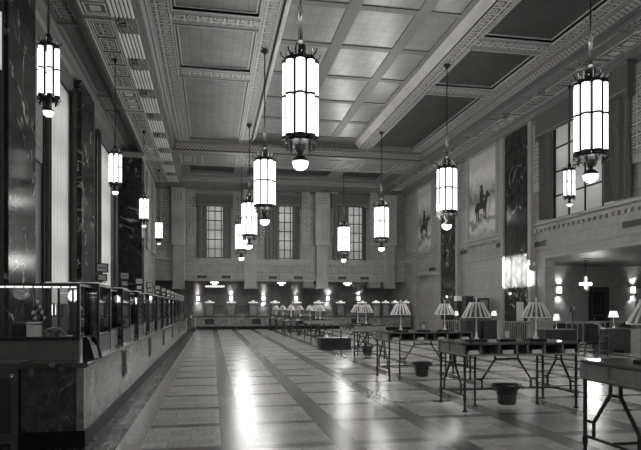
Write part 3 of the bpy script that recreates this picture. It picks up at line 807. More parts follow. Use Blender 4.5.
# --- chandeliers
def make_chandelier(name, label, R, rt, nt_, T, gap, mat, cat='chandelier'):
    """local origin at the ceiling rose; tubes hang from z=-gap-T to -gap"""
    t = thing(name, label, cat)
    zt = -gap; zb = -gap - T; s = R/.31
    rod = MB(); rod.tube([(0,0,0), (0,0,zt+1.05*s)], .022*s)
    for sx in (-1, 1): rod.tube([(.05*s*sx,0,zt+1.3*s), (.035*s*sx,0,zt+.45*s)], .012*s, 6)
    rod.tube([(0,0,zt+1.05*s),(0,0,zb-.2*s)], .02*s)
    rod.build('hanging_rod', M_BAR, t)
    MB().lathe([(.02,0),(.12*s,-.02),(.14*s,-.06),(.05*s,-.16),(.02,-.22)]).build('ceiling_rose', M_BAR, t)
    ball = MB(); ball.lathe([(.02, zt+.52*s),(.08*s, zt+.48*s),(.125*s, zt+.38*s),(.13*s, zt+.32*s),(.1*s, zt+.22*s),(.05*s, zt+.17*s),(.1*s, zt+.13*s),(.06*s, zt+.06*s),(.03, zt)]); ball.build('ball_finial', M_BAR, t)
    cr = MB(); cr.lathe([(R*.5, zt+.02),(R+.02, zt+.03),(R+.03, zt+.07*s),(R*.6, zt+.1*s),(R*.2, zt+.1*s)], n=nt_*2)
    for k in range(nt_):
        a = 2*PI*k/nt_; c, sn = math.cos(a), math.sin(a)
        cr.tube([(c*r, sn*r, z) for r, z in ((.06*s, zt+.14*s), (.2*s, zt+.2*s), (R+.02*s, zt+.08*s), (R+.12*s, zt+.14*s), (R+.15*s, zt+.22*s))], [.02*s,.022*s,.025*s,.02*s,.014*s], 6)
        cr.lathe([(.03*s, zt+.06*s),(.035*s, zt+.1*s),(.018*s, zt+.14*s)], c*R, sn*R, 6)
    cr.build('crown', M_BAR, t)
    for k in range(nt_):
        a = 2*PI*k/nt_ + PI/nt_; c, sn = math.cos(a), math.sin(a)
        m = MB(); m.lathe([(.014*s, zt+.1*s),(.016*s, zt+.2*s),(.02*s, zt+.24*s),(.006*s, zt+.31*s)], c*R*.92, sn*R*.92, 6)
        m.build('candle', M_ENAMEL, t)
    for k in range(nt_):
        a = 2*PI*k/nt_ - .15; c, sn = math.cos(a), math.sin(a)
        m = MB(); m.lathe([(rt*.8, zb+.02),(rt, zb+.05),(rt, zt-.04),(rt*.8, zt)], c*R, sn*R, 10)
        tb = m.build('glass_tube', mat, t)
        for z, hh in ((zt-.03, .06*s), (zt-T*.47, .05*s), (zb-.02, .07*s)):
            q = MB(); q.lathe([(rt*1.08, z),(rt*1.12, z+hh*.5),(rt*1.08, z+hh)], c*R, sn*R, 10)
            q.build('tube_collar', M_BAR, tb)
    fr = MB()
    for k in range(nt_):
        a = 2*PI*(k+.5)/nt_ - .15; c, sn = math.cos(a), math.sin(a); rr = R*math.cos(PI/nt_)+rt*(.55 if nt_ > 6 else .2)
        fr.bar((c*rr, sn*rr, zb), (c*rr, sn*rr, zt), .044*s)
    fr.build('frame_bars', M_BAR, t)
    bt = MB(); bt.lathe([(R*.3, zb-.02),(R+.02*s, zb-.03*s),(R+.05*s, zb-.08*s),(R*.9, zb-.13*s),(R*.45, zb-.15*s),(.06*s, zb-.34*s),(.05*s, zb-.38*s),(.02, zb-.4*s)], n=nt_*2)
    for k in range(nt_):
        a = 2*PI*k/nt_ - .15; c, sn = math.cos(a), math.sin(a)
        bt.tube([(c*r, sn*r, z) for r, z in ((R*.7, zb-.1*s), (R+.1*s, zb-.06*s), (R+.14*s, zb-.13*s), (R+.06*s, zb-.2*s), (R-.02*s, zb-.15*s))], .016*s, 6)
        bt.lathe([(.01, zb-.27*s),(.03*s, zb-.22*s),(.035*s, zb-.17*s),(.02*s, zb-.12*s)], c*R*.97, sn*R*.97, 6)
    bt.build('bottom_bracket', M_BRONZE, t)
    gc = MB(); gc.lathe([(.03*s, zb-.36*s),(.1*s, zb-.4*s),(.18*s, zb-.47*s),(.19*s, zb-.52*s)], n=14); gc.build('globe_cap', M_BRONZE, t)
    gl = MB(); gl.lathe([(.185*s, zb-.5*s),(.19*s, zb-.54*s),(.165*s, zb-.63*s),(.1*s, zb-.69*s),(.02*s, zb-.715*s)], n=14); gl.build('globe', M_GLOBE, t)
    return t
def put_light(name, loc, power, r=.15, par=None):
    l = bpy.data.lights.new(name, 'POINT'); l.energy = power; l.shadow_soft_size = r; l.color = (1, .99, .97)
    o = bpy.data.objects.new(name, l); COL.objects.link(o); o.location = loc
    if par: o.parent = par
    return o
big = make_chandelier('chandelier', 'x', .31, .105, 8, 1.74, ZC-7.36, M_TUBE)
YCH = [13.35, 22.55, 31.9, 40.4]
first = big
for row, (x, rn) in enumerate(((2.0, 'left'), (9.37, 'right'))):
    for k, y in enumerate(YCH):
        lab = '%s large tubular glass chandelier in the %s of the two main rows, long drop rod' % (['nearest', 'second', 'third', 'farthest'][k], rn)
        xx = x - (.25 if (row and k == 3) else 0)
        c = first if first else dup(big, label=lab)
        first = None
        c.location = (xx, y, ZC-.03 if k < 3 else ZC); c['label'] = lab; c['group'] = 'large chandeliers'; 
        put_light('chandelier_bulb', (0, 0, -(ZC-7.36)+1.1), 110, .3, c)
        put_light('chandelier_globe_bulb', (0, 0, -(ZC-7.36)-1.72-.95), 200, .45, c)
small = make_chandelier('lantern', 'x', .19, .055, 6, 1.09, ZS-7.47, M_TUBE_S, 'lantern')
first = small
for k, (x, y) in enumerate(((-3.54, 13.9), (-3.54, 23.1), (-3.5, 32.3), (-3.5, 41.2), (14.74, 22.4))):
    lab = ['small hanging tube lantern nearest the camera in front of the tall left window', 'small hanging tube lantern just left of the lit marble pier', 'small hanging tube lantern beyond the first marble pier on the left, third of its row',
           'small hanging tube lantern farthest along the left side', 'small hanging tube lantern in front of the right wall window'][k]
    c = first if first else dup(small); first = None
    c.location = (x, y, ZS); c['label'] = lab; c['group'] = 'small tube lanterns'

# --- writing tables
def make_table():
    t = thing('writing_table', 'x', 'table')
    top = MB(); L, W = 1.08, .575; c = .05
    top.rings([[(-L+c+i,-W+i,z),(L-c-i,-W+i,z),(L-i,-W+c+i,z),(L-i,W-c-i,z),(L-c-i,W-i,z),(-L+c+i,W-i,z),(-L+i,W-c-i,z),(-L+i,-W+c+i,z)] for i, z in ((.01,1.05),(0,1.06),(0,1.08),(.01,1.09))])
    top.build('tabletop', M_TABLE, t)
    ap = MB()
    for s in (-1, 1):
        ap.box(-1.05, 1.05, s*.56-.012, s*.56+.012, .885, .91)
        ap.box(s*1.06-.012, s*1.06+.012, -.55, .55, .885, .91)
    ap.box(-1.04, 1.04, -.05, .05, .91, 1.05); ap.box(-1.05, 1.05, -.55, .55, .895, .905)
    for s in (-1, 1):
        for x in (-1.05, -.75, -.42, -.1, .1, .42, .75, 1.05): ap.box(x-.012, x+.012, s*.31-.25, s*.31+.25, .905, 1.05)
        for y in (-.5, .5): ap.box(s*1.06-.01, s*1.06+.01, y-.05, y+.05, .905, 1.05)
    ap.build('slip_rack', M_GREY, t)
    for sx in (-1, 1):
        for sy in (-1, 1):
            m = MB(); x, y = sx*1.025, sy*.52
            m.lathe([(.042,0),(.042,.015),(.023,.03),(.021,.16),(.03,.17),(.03,.24),(.023,.25),(.023,.85),(.03,.87),(.03,1.05)], x, y, 8)
            m.build('leg', M_IRON, t)
        m = MB(); m.lathe([(.04,0),(.04,.015),(.021,.03),(.02,.9)], sx*.6, 0, 8); m.build('leg', M_IRON, t)
    for sx in (-1, 1):
        m = MB(); x = sx*1.025; b = .028
        m.bar((x,-.52,.26),(x,.52,.26), b); m.bar((x,-.52,.88),(x,.52,.88), b)
        for sy in (-1, 1):
            m.bar((x,sy*.36,.26),(x,sy*.36,.43), b); m.bar((x,sy*.52,.43),(x,sy*.35,.43), b)
            m.bar((x,sy*.36,.43),(x,sy*.08,.76), b); m.bar((x,sy*.08,.76),(x,sy*.08,.88), b)
        m.bar((x,-.09,.76),(x,.09,.76), b)
        m.build('end_brace', M_IRON, t)
    m = MB(); b = .028
    m.bar((-.6,0,.28),(.6,0,.28), b); m.bar((-1.04,0,.28),(-.6,0,.28), b); m.bar((.6,0,.28),(1.04,0,.28), b)
    for s in (-1, 1):
        m.bar((s*.6,0,.44),(s*.46,0,.44), b); m.bar((s*.47,0,.28),(s*.47,0,.44), b); m.bar((s*.47,0,.44),(s*.22,0,.78), b); m.bar((s*.22,0,.78),(s*.22,0,.89), b)
    m.bar((-.23,0,.78),(.23,0,.78), b)
    m.build('centre_brace', M_IRON, t)
    return t
def make_lamp():
    t = thing('table_lamp', 'x', 'lamp')
    m = MB(); m.cbox(0, 0, 0, .34, .2, .035, .012); m.build('base', M_BLACK, t)
    for s in (-1, 1):
        q = MB(); q.lathe([(.035,.035),(.04,.042),(.035,.05),(.02,.055)], s*.11, 0, 10); q.build('inkwell', M_BLACK, t)
    m = MB(); m.lathe([(.04,.035),(.045,.06),(.02,.09),(.022,.15),(.012,.17),(.012,.72),(.03,.74),(.012,.77),(.012,.8),(.022,.82),(.008,.86)], n=10); m.build('stem', M_ENAMEL, t)
    m = MB(); m.lathe([(.245,.46),(.25,.47),(.115,.735),(.11,.735),(.24,.462)], n=16, smooth=False); sh = m.build('lamp_shade', plain('shade_panel', .14, .5), t)
    r = MB()
    for k in range(16):
        a = 2*PI*(k+.5)/16; c, s = math.cos(a), math.sin(a)
        r.bar((c*.252, s*.252, .47), (c*.12, s*.12, .74), .032, .014)
    r.lathe([(.25,.455),(.262,.46),(.26,.472),(.25,.472)], n=16); r.lathe([(.11,.74),(.13,.745),(.13,.76),(.1,.76)], n=16)
    r.build('shade_ribs', M_ENAMEL, sh)
    r = MB()
    for k in range(4):
        a = PI/2*k+PI/4; c, s = math.cos(a), math.sin(a)
        r.tube([(0,0,.7),(c*.1,s*.1,.62),(c*.18,s*.18,.6),(c*.2,s*.2,.57)], .007, 6)
    r.build('shade_arms', M_ENAMEL, t)
    return t
def make_calendar():
    t = thing('calendar_stand', 'x', 'calendar')
    m = MB(); m.cbox(0, 0, 0, .32, .16, .03, .01); m.build('base', M_BLACK, t)
    m = MB(); m.box(-.055, .055, -.03, .03, .03, .22); m.box(-.065, .065, -.035, .035, .22, .235); m.build('holder', M_GREY, t)
    m = MB(); m.box(-.04, .04, -.036, -.03, .06, .17); m.build('card', M_PAPER, t)
    return t
def make_basket():
    t = thing('waste_basket', 'x', 'waste basket')
    m = MB(); m.lathe([(.0,0),(.13,0),(.155,.02),(.172,.2),(.182,.25),(.262,.31),(.28,.34),(.27,.345),(.25,.32),(.172,.255),(.162,.2),(.145,.03),(0,.03)], n=20); m.build('bowl', plain('basket_metal', .1, .3, .4), t)
    m = MB(); m.lathe([(.17,.19),(.183,.195),(.183,.21),(.172,.215)], n=20); m.build('band', M_BRONZE, t)
    m = MB(); m.box(-.09, -.07, .14, .215, .262, .274); m.box(.07, .09, .14, .215, .262, .274); m.box(-.09, .09, .205, .215, .258, .274); m.build('hanger', M_IRON, t)
    m = MB()
    for q in range(6):
        a = q*1.1; m.box(.1*math.cos(a)-.05, .1*math.cos(a)+.04, .1*math.sin(a)-.03, .1*math.sin(a)+.05, .2+.01*q, .225+.02*q)
    m.build('waste_paper', M_PAPER, t)
    return t
def make_slips():
    t = thing('paper_slips', 'x', 'paper')
    m = MB()
    for q in range(3): m.box(-.095+.01*q, .095, -.03, .03, .023*q, .014+.023*q)
    for q in range(2): m.box(-.09, .09-.03*q, -.028, .028, .014+.023*q, .023+.023*q)
    m.build('sheets', M_PAPER, t)
    return t
PS = [make_slips()]
TT = make_table(); LL = make_lamp(); CC = make_calendar(); WW = make_basket()
TABS = [  # x, y, rotated, tag words
    (5.25, 5.6, 0, 'cut by the right photo edge'),
    (5.18, 9.76, 0, 'in the right foreground'),
    (5.18, 14.0, 0, 'behind the right foreground table'),
    (5.2, 20.15, 1, 'turned lengthwise beside the low dark box'),
    (5.2, 28.85, 1, 'turned lengthwise beyond the low dark box'),
    (5.24, 34.9, 0, 'third from the back'),
    (5.24, 39.05, 0, 'second from the back'),
    (5.24, 43.2, 0, 'farthest back')]
f = [TT, LL, CC, WW]
def take(i, src):
    if f[i]: f[i] = None; return src
    return dup(src)
for i, (x, y, r, words) in enumerate(TABS):
    t = take(0, TT); t.location = (x, y, 0); t.rotation_euler = (0, 0, PI/2 if r else 0)
    t['label'] = 'dark metal framed writing table with glass top, ' + words; t['group'] = 'writing tables down the hall'; t.scale = (1, 1, 1.055)
    for s in (-1, 1):
        l = take(1, LL); l.location = (x + (0 if r else s*.575), y + (s*.58 if r else 0), 1.15); l.rotation_euler = (0, 0, .1*i); l.scale = (1, 1, .9)
        side = ('near' if s < 0 else 'far') if r else ('left' if s < 0 else 'right')
        l['label'] = 'slatted lamp at %s end of table %s' % (side, words); l['group'] = 'slatted table lamps'
    for s in (-1, 1):
        for j, xx in enumerate((-.88, -.26, .26, .88)):
            p = PS.pop() if PS else dup(pp0)
            pp0 = p
            lx, ly = (xx, s*.535)
            p.location = (x - ly, y + lx, .963) if r else (x + lx, y + ly, .963); p.rotation_euler = (0, 0, PI/2 if r else 0)
            if r: w1, w2 = ('right', 'left')[s > 0], ['nearest', 'second', 'third', 'farthest'][j]
            else: w1, w2 = ('near', 'far')[s > 0], ['leftmost', 'second from left', 'third from left', 'rightmost'][j]
            p['label'] = 'white slips, %s side %s, table %s' % (w1, w2, words); p['group'] = 'paper slips in the table racks'
    c = take(2, CC); c.location = (x, y, 1.15); c.rotation_euler = (0, 0, PI/2 if r else 0)
    c['label'] = 'small calendar stand on the table ' + words; c['group'] = 'calendar stands'
    if i > 0:
        b = take(3, WW); b.location = (x - .1, y - .2, .05) if not r else (x + .2, y, .05)
        if r: b.rotation_euler = (0, 0, PI/2)
        b['label'] = 'flared metal waste basket under the table ' + words; b['group'] = 'flared waste baskets'
# low dark box between tables
t = thing('planter_box', 'low dark slatted box standing on the floor between the tables', 'box', (4.95, 23.75, 0))
MB().box(-.62, .62, -.42, .42, .06, .46).build('body', M_WOOD, t)
m = MB(); m.box(-.66, .66, -.46, .46, .46, .5); m.box(-.64, .64, -.44, .44, 0, .06); m.build('rim', M_WOODM, t)
m = MB()
for k in range(11): m.box(-.58+k*.11, -.53+k*.11, -.435, -.42, .08, .45)
m.build('slats', M_WOOD, t)
t = thing('paper_heap', 'small white crumpled paper lying on the low dark box', 'paper', (4.6, 23.6, .5))
m = MB(); m.lathe([(.1,0),(.09,.05),(.03,.12),(.0,.13)], n=7, smooth=False); m.build('sheet', M_PAPER, t)

# ================================================================== LEFT TELLER COUNTER
XC, YC0, YC1 = -1.54, 7.73, 40.0
t = thing('teller_counter', 'long marble teller counter running down the left side of the hall', 'counter', (-1.92, YC0, 0))
L = YC1 - YC0
MB().box(-.36, .36, .02, L, .2, 1.0).build('body', M_CTR, t)
MB().box(-.37, .375, .01, L, 0, .22).build('plinth', M_BLACK, t)
m = MB(); m.prism([(-.39, 1.0), (.4, 1.0), (.42, 1.015), (.42, 1.05), (.41, 1.06), (-.39, 1.06)], -.05, L+.03, 'y'); m.build('counter_top', M_CTRD, t)
m = MB(); m.box(-.36, .28, -.01, .02, .22, 1.0); m.build('end_panel', M_CTRD, t)
m = MB(); m.box(.28, .365, -.015, .05, .22, 1.0); m.build('corner_strip', M_CTR, t)
for k in range(7):
    y = 11.2 + 4.5*k - YC0
    m = MB(); m.box(.36, .368, y-.24, y+.24, .5, 1.0-.04); v = m.build('vent_grille', M_DARK, t)
    q = MB()
    for j in range(6): q.box(.368, .378, y-.24, y+.24, .5+.075*j, .505+.075*j)
    for j in range(3): q.box(.368, .376, y-.2+.18*j, y-.185+.18*j, .5, .96)
    q.build('vent_bars', M_IRON, v)
# corner glass case at the near end
t = thing('corner_glass_screen', 'wide glass screen on a dark panel at the near end of the left counter', 'screen', (-1.74, 8.3, 1.06))
MB().box(-1.7, 0, 0, .05, 0, .25).build('base_panel', plain('panelled_wood', .085, .4), t)
m = MB(); m.box(-1.7, .02, -.02, .06, .25, .28); m.box(-1.7, .02, -.03, .02, .28, .3)
m.box(-1.7, .02, -.01, .03, .97, 1.0); m.box(-.02, .02, -.01, .03, .28, .97); m.box(-1.7, -1.66, -.01, .03, .28, .97)
m.box(-.015, .015, .03, .86, .97, 1.0); m.box(-.015, .015, .05, .86, .25, .28); m.build('frame', M_IRON, t)
q = MB()
for k in range(60): q.box(-1.68+k*.028, -1.664+k*.028, -.036, -.03, .283, .29)
q.build('beading', M_CHROME, t)
m = MB(); m.box(-1.66, -.02, .005, .011, .3, .97); m.build('glass_pane', M_GLASS, t)
m = MB(); m.box(-.003, .003, .03, .86, .28, .97); m.build('glass_pane', M_GLASS, t)
m = MB()
for q in range(14): m.box(-1.6+.115*q, -1.51+.115*q, .04, .07, .945, .965)
m.build('strip_light', emit('case_strip_light', 1.5), t)
m = MB(); m.box(-1.69, -.03, .05, .85, .22, .25); m.build('shelf', M_WOODM, t)
m = MB(); m.box(-.01, .01, .05, .86, 0, .25); m.build('side_panel', M_FROST, t)
put_light('case_light', (-.8, .3, .9), 6, .12, t)
# repeated teller screens: a framed booth and a long glass pane
def make_screen():
    t = thing('teller_screen', 'x', 'screen')
    a, b = 1.0, 2.4; xb = .09
    m = MB(); m.box(xb-.01, xb+.01, 0, a, 0, .25); m.build('booth_panel', M_WOODM, t)
    m = MB(); m.box(-.01, .01, a, b, 0, .27); m.build('frosted_panel', M_FROST, t)
    m = MB(); s = .016
    for y in (0, a): m.box(xb-s, xb+s, y-s, y+s, 0, 1.04); m.box(-.7, xb, y-s, y+s, 1.0, 1.04); m.box(-.7-s, -.7+s, y-s, y+s, 0, 1.04)
    m.box(xb-s, xb+s, 0, a, 1.0, 1.04); m.box(xb-s, xb+s, 0, a, .25, .28); m.box(-.7-s, -.7+s, 0, a, 1.0, 1.04)
    m.box(-s, s, a, b-.03, .97, 1.0); m.box(-s, s, a, b-.03, .27, .3)
    m.build('frame', M_IRON, t)
    q = MB(); q.box(xb-.003, xb+.003, s, a-s, .28, 1.0); q.build('glass_pane', M_GLASS, t)
    q = MB(); q.box(-.003, .003, a+s, b-.03, .3, .97); q.build('glass_pane', M_GLASS, t)
    q = MB(); q.box(-.7, xb-.02, a-.004, a+.004, .1, 1.0); q.build('side_glass', M_GLASS, t)
    q = MB(); q.box(-.65, xb-.03, .03, a-.03, 1.04, 1.06); q.build('booth_roof', M_ENAMEL, t)
    q = MB(); q.box(-.5, .02, .1, a-.1, 0, .03); q.build('work_shelf', M_WOODM, t)
    q = MB(); q.box(-.45, -.3, .25, .45, .03, .16); q.box(-.45, -.33, .5, .8, .03, .22); q.box(-.2, -.05, .3, .5, .03, .07); q.build('cash_tray', M_GREY, t)
    return t
def make_sign():
    t = thing('teller_sign', 'x', 'sign')
    m = MB()
    for z, w_, h_ in ((.02, .24, .14), (.19, .3, .18)):
        m.box(-.05, .05, -w_/2, -w_/2+.025, z, z+h_); m.box(-.05, .05, w_/2-.025, w_/2, z, z+h_); m.box(-.05, .05, -w_/2, w_/2, z, z+.02); m.box(-.05, .05, -w_/2, w_/2, z+h_-.02, z+h_)
    m.box(-.02, .02, -.02, .02, .0, .02); m.box(-.02, .02, -.02, .02, .16, .19); m.box(-.06, .06, -.1, .1, -.01, .005)
    m.build('frame', M_IRON, t)
    m = MB(); m.box(-.03, .03, -.1, .1, .04, .14); m.box(-.03, .03, -.13, .13, .21, .35); m.build('sign_face', M_FACE, t)
    m = MB(); m.box(.03, .034, -.09, .09, .27, .29); m.build('marks', M_DARK, t)
    return t
S0 = make_screen(); G0 = make_sign()
for k in range(12):
    s = S0 if k == 0 else dup(S0); s.location = (-1.74, 9.2+2.4*k, 1.06)
    s['label'] = 'framed glass teller screen on the left counter, %s from the near end' % ('first' if k == 0 else ORD[k]); s['group'] = 'glass teller screens'
    q = G0 if k == 0 else dup(G0); q.location = (-1.68, 9.65+2.4*k, 2.14); q.rotation_euler = (0, 0, -1.1); q.scale = (.62, .62, .78)
    q['label'] = 'small framed sign box atop the %s teller screen from the near end' % ('first' if k == 0 else ORD[k]); q['group'] = 'sign boxes on the screens'

# things behind the corner glass
def px3(px, py, Y):
    x = XY(px, Y); return x, Y, ZZ(py, x, Y)
x, y, z = px3(34, 334, 8.85); ZSH = 1.31
t = thing('stamp_rack', 'triangular rack of small round stamps standing behind the corner glass screen', 'rack', (XY(37.5, 9.0), 9.0, ZSH))
m = MB(); m.bar((-.13,0,.24),(0,0,.56),.014); m.bar((.13,0,.24),(0,0,.56),.014)
for r in range(4): m.bar((-.13+.033*r,0,.24+.08*r),(.13-.033*r,0,.24+.08*r),.012)
m.bar((0,0,0),(0,0,.56),.014); m.bar((.1,0,0),(.1,0,.26),.012); m.bar((-.1,.0,0),(-.1,0,.26),.012)
m.build('frame', M_IRON, t)
for r, n in ((0, 4), (1, 3), (2, 2), (3, 1)):
    for k in range(n):
        q = MB(); q.lathe([(.012,.0),(.024,.008),(.026,.03),(.018,.05),(.006,.062)], (k-(n-1)/2)*.062, 0, 8)
        o = q.build('stamp', M_GREY if (k+r) % 2 else M_BLACK, t); o.location = (0, 0, .25+.08*r)
t = thing('cream_box', 'pale upright box standing under the triangular stamp rack', 'box', (XY(34, 8.8), 8.8, ZSH))
m = MB(); m.cbox(0, 0, 0, .19, .12, .2, .02); m.build('body', plain('cream_card', .55, .5), t)
q = MB(); q.cbox(0, 0, .2, .2, .13, .03, .01); q.build('lid', M_GREY, t)
t = thing('black_machine', 'square black machine behind the corner glass left of the pale box', 'machine', (XY(19, 8.85), 8.85, ZSH))
MB().cbox(0, 0, 0, .2, .16, .24, .03).build('body', M_LEATH, t)
MB().box(-.07, .07, -.085, -.078, .05, .18).build('front_plate', M_LEATH, t)
t = thing('telephone', 'dark telephone lying behind the corner glass screen, right of the stamp rack', 'telephone', (XY(54, 8.9), 8.9, ZSH))
m = MB(); m.lathe([(.09,0),(.1,.02),(.06,.06),(.045,.1)], n=12); m.build('body', M_WOOD, t)
m = MB(); m.tube([(-.13,0,.09),(-.08,0,.13),(0,0,.14),(.08,0,.13),(.14,0,.06),(.16,0,.04)], [.03,.016,.015,.016,.028,.02]); m.build('handset', M_GREY, t)
for k, px in enumerate((61.5, 68)):
    t = thing('paper_stack', ['loose white papers behind the corner glass beside the telephone', 'small paper pile at the right end of the corner shelf'][k], 'paper', (XY(px, 8.75+.2*k), 8.75+.2*k, ZSH))
    m = MB()
    for q in range(5): m.box(-.05+.005*q, .05, -.06, .06-.006*q, .008*q, .006+.008*q)
    m.build('sheets', M_PAPER, t)
t = thing('brochure_rack', 'slanted leaflet rack with dark side panels on the counter corner', 'rack', (-1.56, 8.34, 1.06), 1.0); t.scale = (.75, .75, .9)
for s in (-1, 1):
    MB().prism([(-.12, 0), (.14, 0), (.14, .3), (.08, .33), (.0, .28)], s*.1-.008, s*.1+.008, 'x').build('side_panel', M_LEATH, t)
m = MB()
for q in range(3): m.prism([(-.08+.07*q, .01), (-.06+.07*q, .01), (.02+.06*q, .2+.04*q), (.0+.06*q, .2+.04*q)], -.085, .085, 'x')
m.build('leaflets', plain('printed_leaflets', .38, .5), t)
MB().box(-.1, .1, -.1, .14, 0, .01).build('base', M_LEATH, t)
t = thing('swing_gate', 'dark panelled swing gate at the left end of the marble counter', 'gate', (-2.8, 7.8, 0))
m = MB(); m.box(-.5, .46, -.03, .03, .08, 1.0); m.build('panel', M_WOOD, t)
m = MB(); m.box(-.52, .48, -.05, .05, 1.0, 1.06); m.box(.4, .48, -.045, .045, 0, 1.0); m.box(-.52, -.44, -.045, .045, 0, 1.0); m.box(-.44, .4, -.04, .04, .08, .2); m.box(-.44, .4, -.04, .04, .88, 1.0); m.build('frame', M_WOODM, t)
m = MB(); m.box(.38, .45, -.06, -.045, .84, .94); m.lathe([(.01,.86),(.025,.88),(.025,.91),(.01,.93)], .415, -.07, 8); m.build('latch', M_BRASS, t)
# row of clerks' desks behind the left screens
def make_desk(w_=1.5, d_=.75, h_=.78, mat=None):
    mat = mat or M_WOOD
    t = thing('desk', 'x', 'desk')
    MB().cbox(0, 0, h_-.04, w_, d_, .04, .012).build('desktop', M_WOODM, t)
    for s in (-1, 1):
        o = MB().cbox(s*(w_/2-.22), 0, 0, .38, d_-.08, h_-.04, .01).build('pedestal', mat, t)
        for k in range(3):
            z = .1+(h_-.16)/3*k
            q = MB(); q.box(s*(w_/2-.22)-.16, s*(w_/2-.22)+.16, -d_/2+.015, -d_/2+.04, z, z+(h_-.2)/3-.02); dr = q.build('drawer', M_WOODM, o)
    m = MB(); m.box(-w_/2+.41, w_/2-.41, d_/2-.08, d_/2-.05, .15, h_-.04)
    m.build('modesty_panel', mat, t)
    return t
def make_chair(kind='square'):
    t = thing('armchair', 'x', 'chair')
    m = MB(); m.cbox(0, 0, .42, .52, .5, .07, .03); m.build('seat', M_LEATH, t)
    m = MB()
    if kind == 'round':
        n = 16; m.rings([[(.3*math.cos(2*PI*k/n), -.24+y, .82+.27*math.sin(2*PI*k/n)) for k in range(n)] for y in (-.02, .02)])
        m.build('backrest', M_GREY, t)
    else:
        m.prism([(-.25,.5),(-.27,.95),(-.2,1.06),(0,1.1),(.2,1.06),(.27,.95),(.25,.5)], -.29, -.24, 'y'); m.build('backrest', M_LEATH, t)
    for sx in (-1, 1):
        m = MB(); m.bar((sx*.24,.22,0),(sx*.25,.22,.66),.045); m.build('leg', M_WOODM, t)
        m = MB(); m.bar((sx*.25,-.32,0),(sx*.24,-.24,.45),.045); m.bar((sx*.24,-.24,.45),(sx*.25,-.3,1.0),.04); m.build('leg', M_WOODM, t)
        m = MB(); m.tube([(sx*.27,-.26,.7),(sx*.3,-.05,.7),(sx*.29,.15,.69),(sx*.26,.24,.66)], .028, 6); m.build('armrest', M_WOODM, t)
        m = MB(); m.bar((sx*.24,-.27,.2),(sx*.24,.22,.2),.03); m.build('stretcher', M_WOODM, t)
    return t
D0 = make_desk(); D0.location = (-3.9, 11.5, 0); D0['label'] = 'clerk desk behind the first teller screens, under the nearest left window'; D0['group'] = 'clerk desks behind the left counter'
A0 = make_chair(); A0.location = (-3.9, 12.6, 0); A0.rotation_euler = (0, 0, PI); A0['label'] = 'dark armchair at the first clerk desk behind the teller screens'
for k, y in enumerate((16.5, 21.5, 26.5, 31.5)):
    d = dup(D0, (-3.9, y, 0), 0, 'clerk desk behind the left counter, %s along the window wall' % ORD[k+1])
    d = dup(A0, (-3.9, y+1.1, 0), PI, 'dark armchair at the %s clerk desk along the window wall' % ORD[k+1])

# ================================================================== BACK COUNTER
YK = 46.4
x0, x1 = XY(191, YK), XY(414, YK)
t = thing('back_counter', 'long low marble counter across the far end of the hall', 'counter', ((x0+x1)/2, YK, 0))
h = (x1-x0)/2
MB().box(-h, h, 0, .7, .25, .95).build('body', M_DADO, t)
MB().box(-h, h, .02, .7, 0, .25).build('plinth', M_BLACK, t)
MB().box(-h-.03, h+.03, -.05, .75, .95, 1.02).build('counter_top', M_CTRD, t)
for px in (209, 256, 302, 355):
    xx = XY(px, YK)-(x0+x1)/2
    q = MB(); q.box(xx-.35, xx+.35, -.01, 0, .4, .82); q.build('vent_grille', M_DARK, t)
def make_cage(side=True):
    t = thing('teller_cage', 'x', 'teller cage')
    m = MB(); m.box(-.34, .34, 0, .04, 0, .95); m.box(-.34, -.3, 0, .5, 0, .95); m.box(.3, .34, 0, .5, 0, .95); m.build('booth_panels', plain('cage_metal', .12, .4), t)
    m = MB()
    for s in (-1, 1): m.box(s*.35-.02, s*.35+.02, -.02, .02, 0, 1.0)
    m.box(-.37, .37, -.02, .02, .96, 1.0)
    if side: m.box(.37, 1.22, -.01, .01, .78, .81)
    m.build('frame', M_IRON, t)
    q = MB(); q.box(-.24, .24, -.012, 0, .12, .8); q.build('window_grille', M_FROST, t)
    m = MB(); m.box(-.04, .04, .1, .18, .95, 1.03); m.build('lamp_post', M_BRASS, t)
    m = MB(); m.rings([[(r*math.cos(2*PI*k/12), .14+r*.6*math.sin(2*PI*k/12), z) for k in range(12)] for r, z in ((.3, 1.03), (.4, 1.07), (.38, 1.13), (.12, 1.16), (.1, 1.24))], True); m.build('lamp_shade', M_CAGEL, t)
    if side:
        m = MB(); m.box(.4, 1.2, .1, .5, 0, .12); m.box(.6, 1.05, .15, .4, .12, .2); m.build('counter_tray', M_GREY, t)
    return t
K0 = make_cage()
for k in range(8):
    px = 209 + 21.9*k
    c = K0 if k == 0 else dup(K0); c.location = (XY(px, YK+.1), YK+.1, 1.02)
    c['label'] = 'grey teller cage with a lit cap on the back counter, %s from the left' % ('first' if k == 0 else ORD[k]); c['group'] = 'teller cages on the back counter'
for k, px in enumerate((376, 385.5, 395, 406)):
    c = make_cage(False) if k == 0 else dup(c)
    c.location = (XY(px, 43.7), 43.7, 1.02); c.scale = (.8, .8, 1.0); c['group'] = 'teller cages on the return counter'; c['label'] = 'teller cage on the right return counter, %s from the left' % ('first' if k == 0 else ORD[k])
xa, xb = XY(368, 43.5), min(XY(449, 43.5), XR-.2)
t = thing('return_counter', 'marble counter block under the far murals, right of the back counter', 'counter', ((xa+xb)/2, 43.5, 0))
h = (xb-xa)/2
MB().box(-h, h, 0, .6, .2, .95).build('body', M_CTR, t); MB().box(-h, h, .02, .6, 0, .2).build('plinth', M_BLACK, t); MB().box(-h-.03, h, -.04, .64, .95, 1.02).build('counter_top', M_CTRD, t)

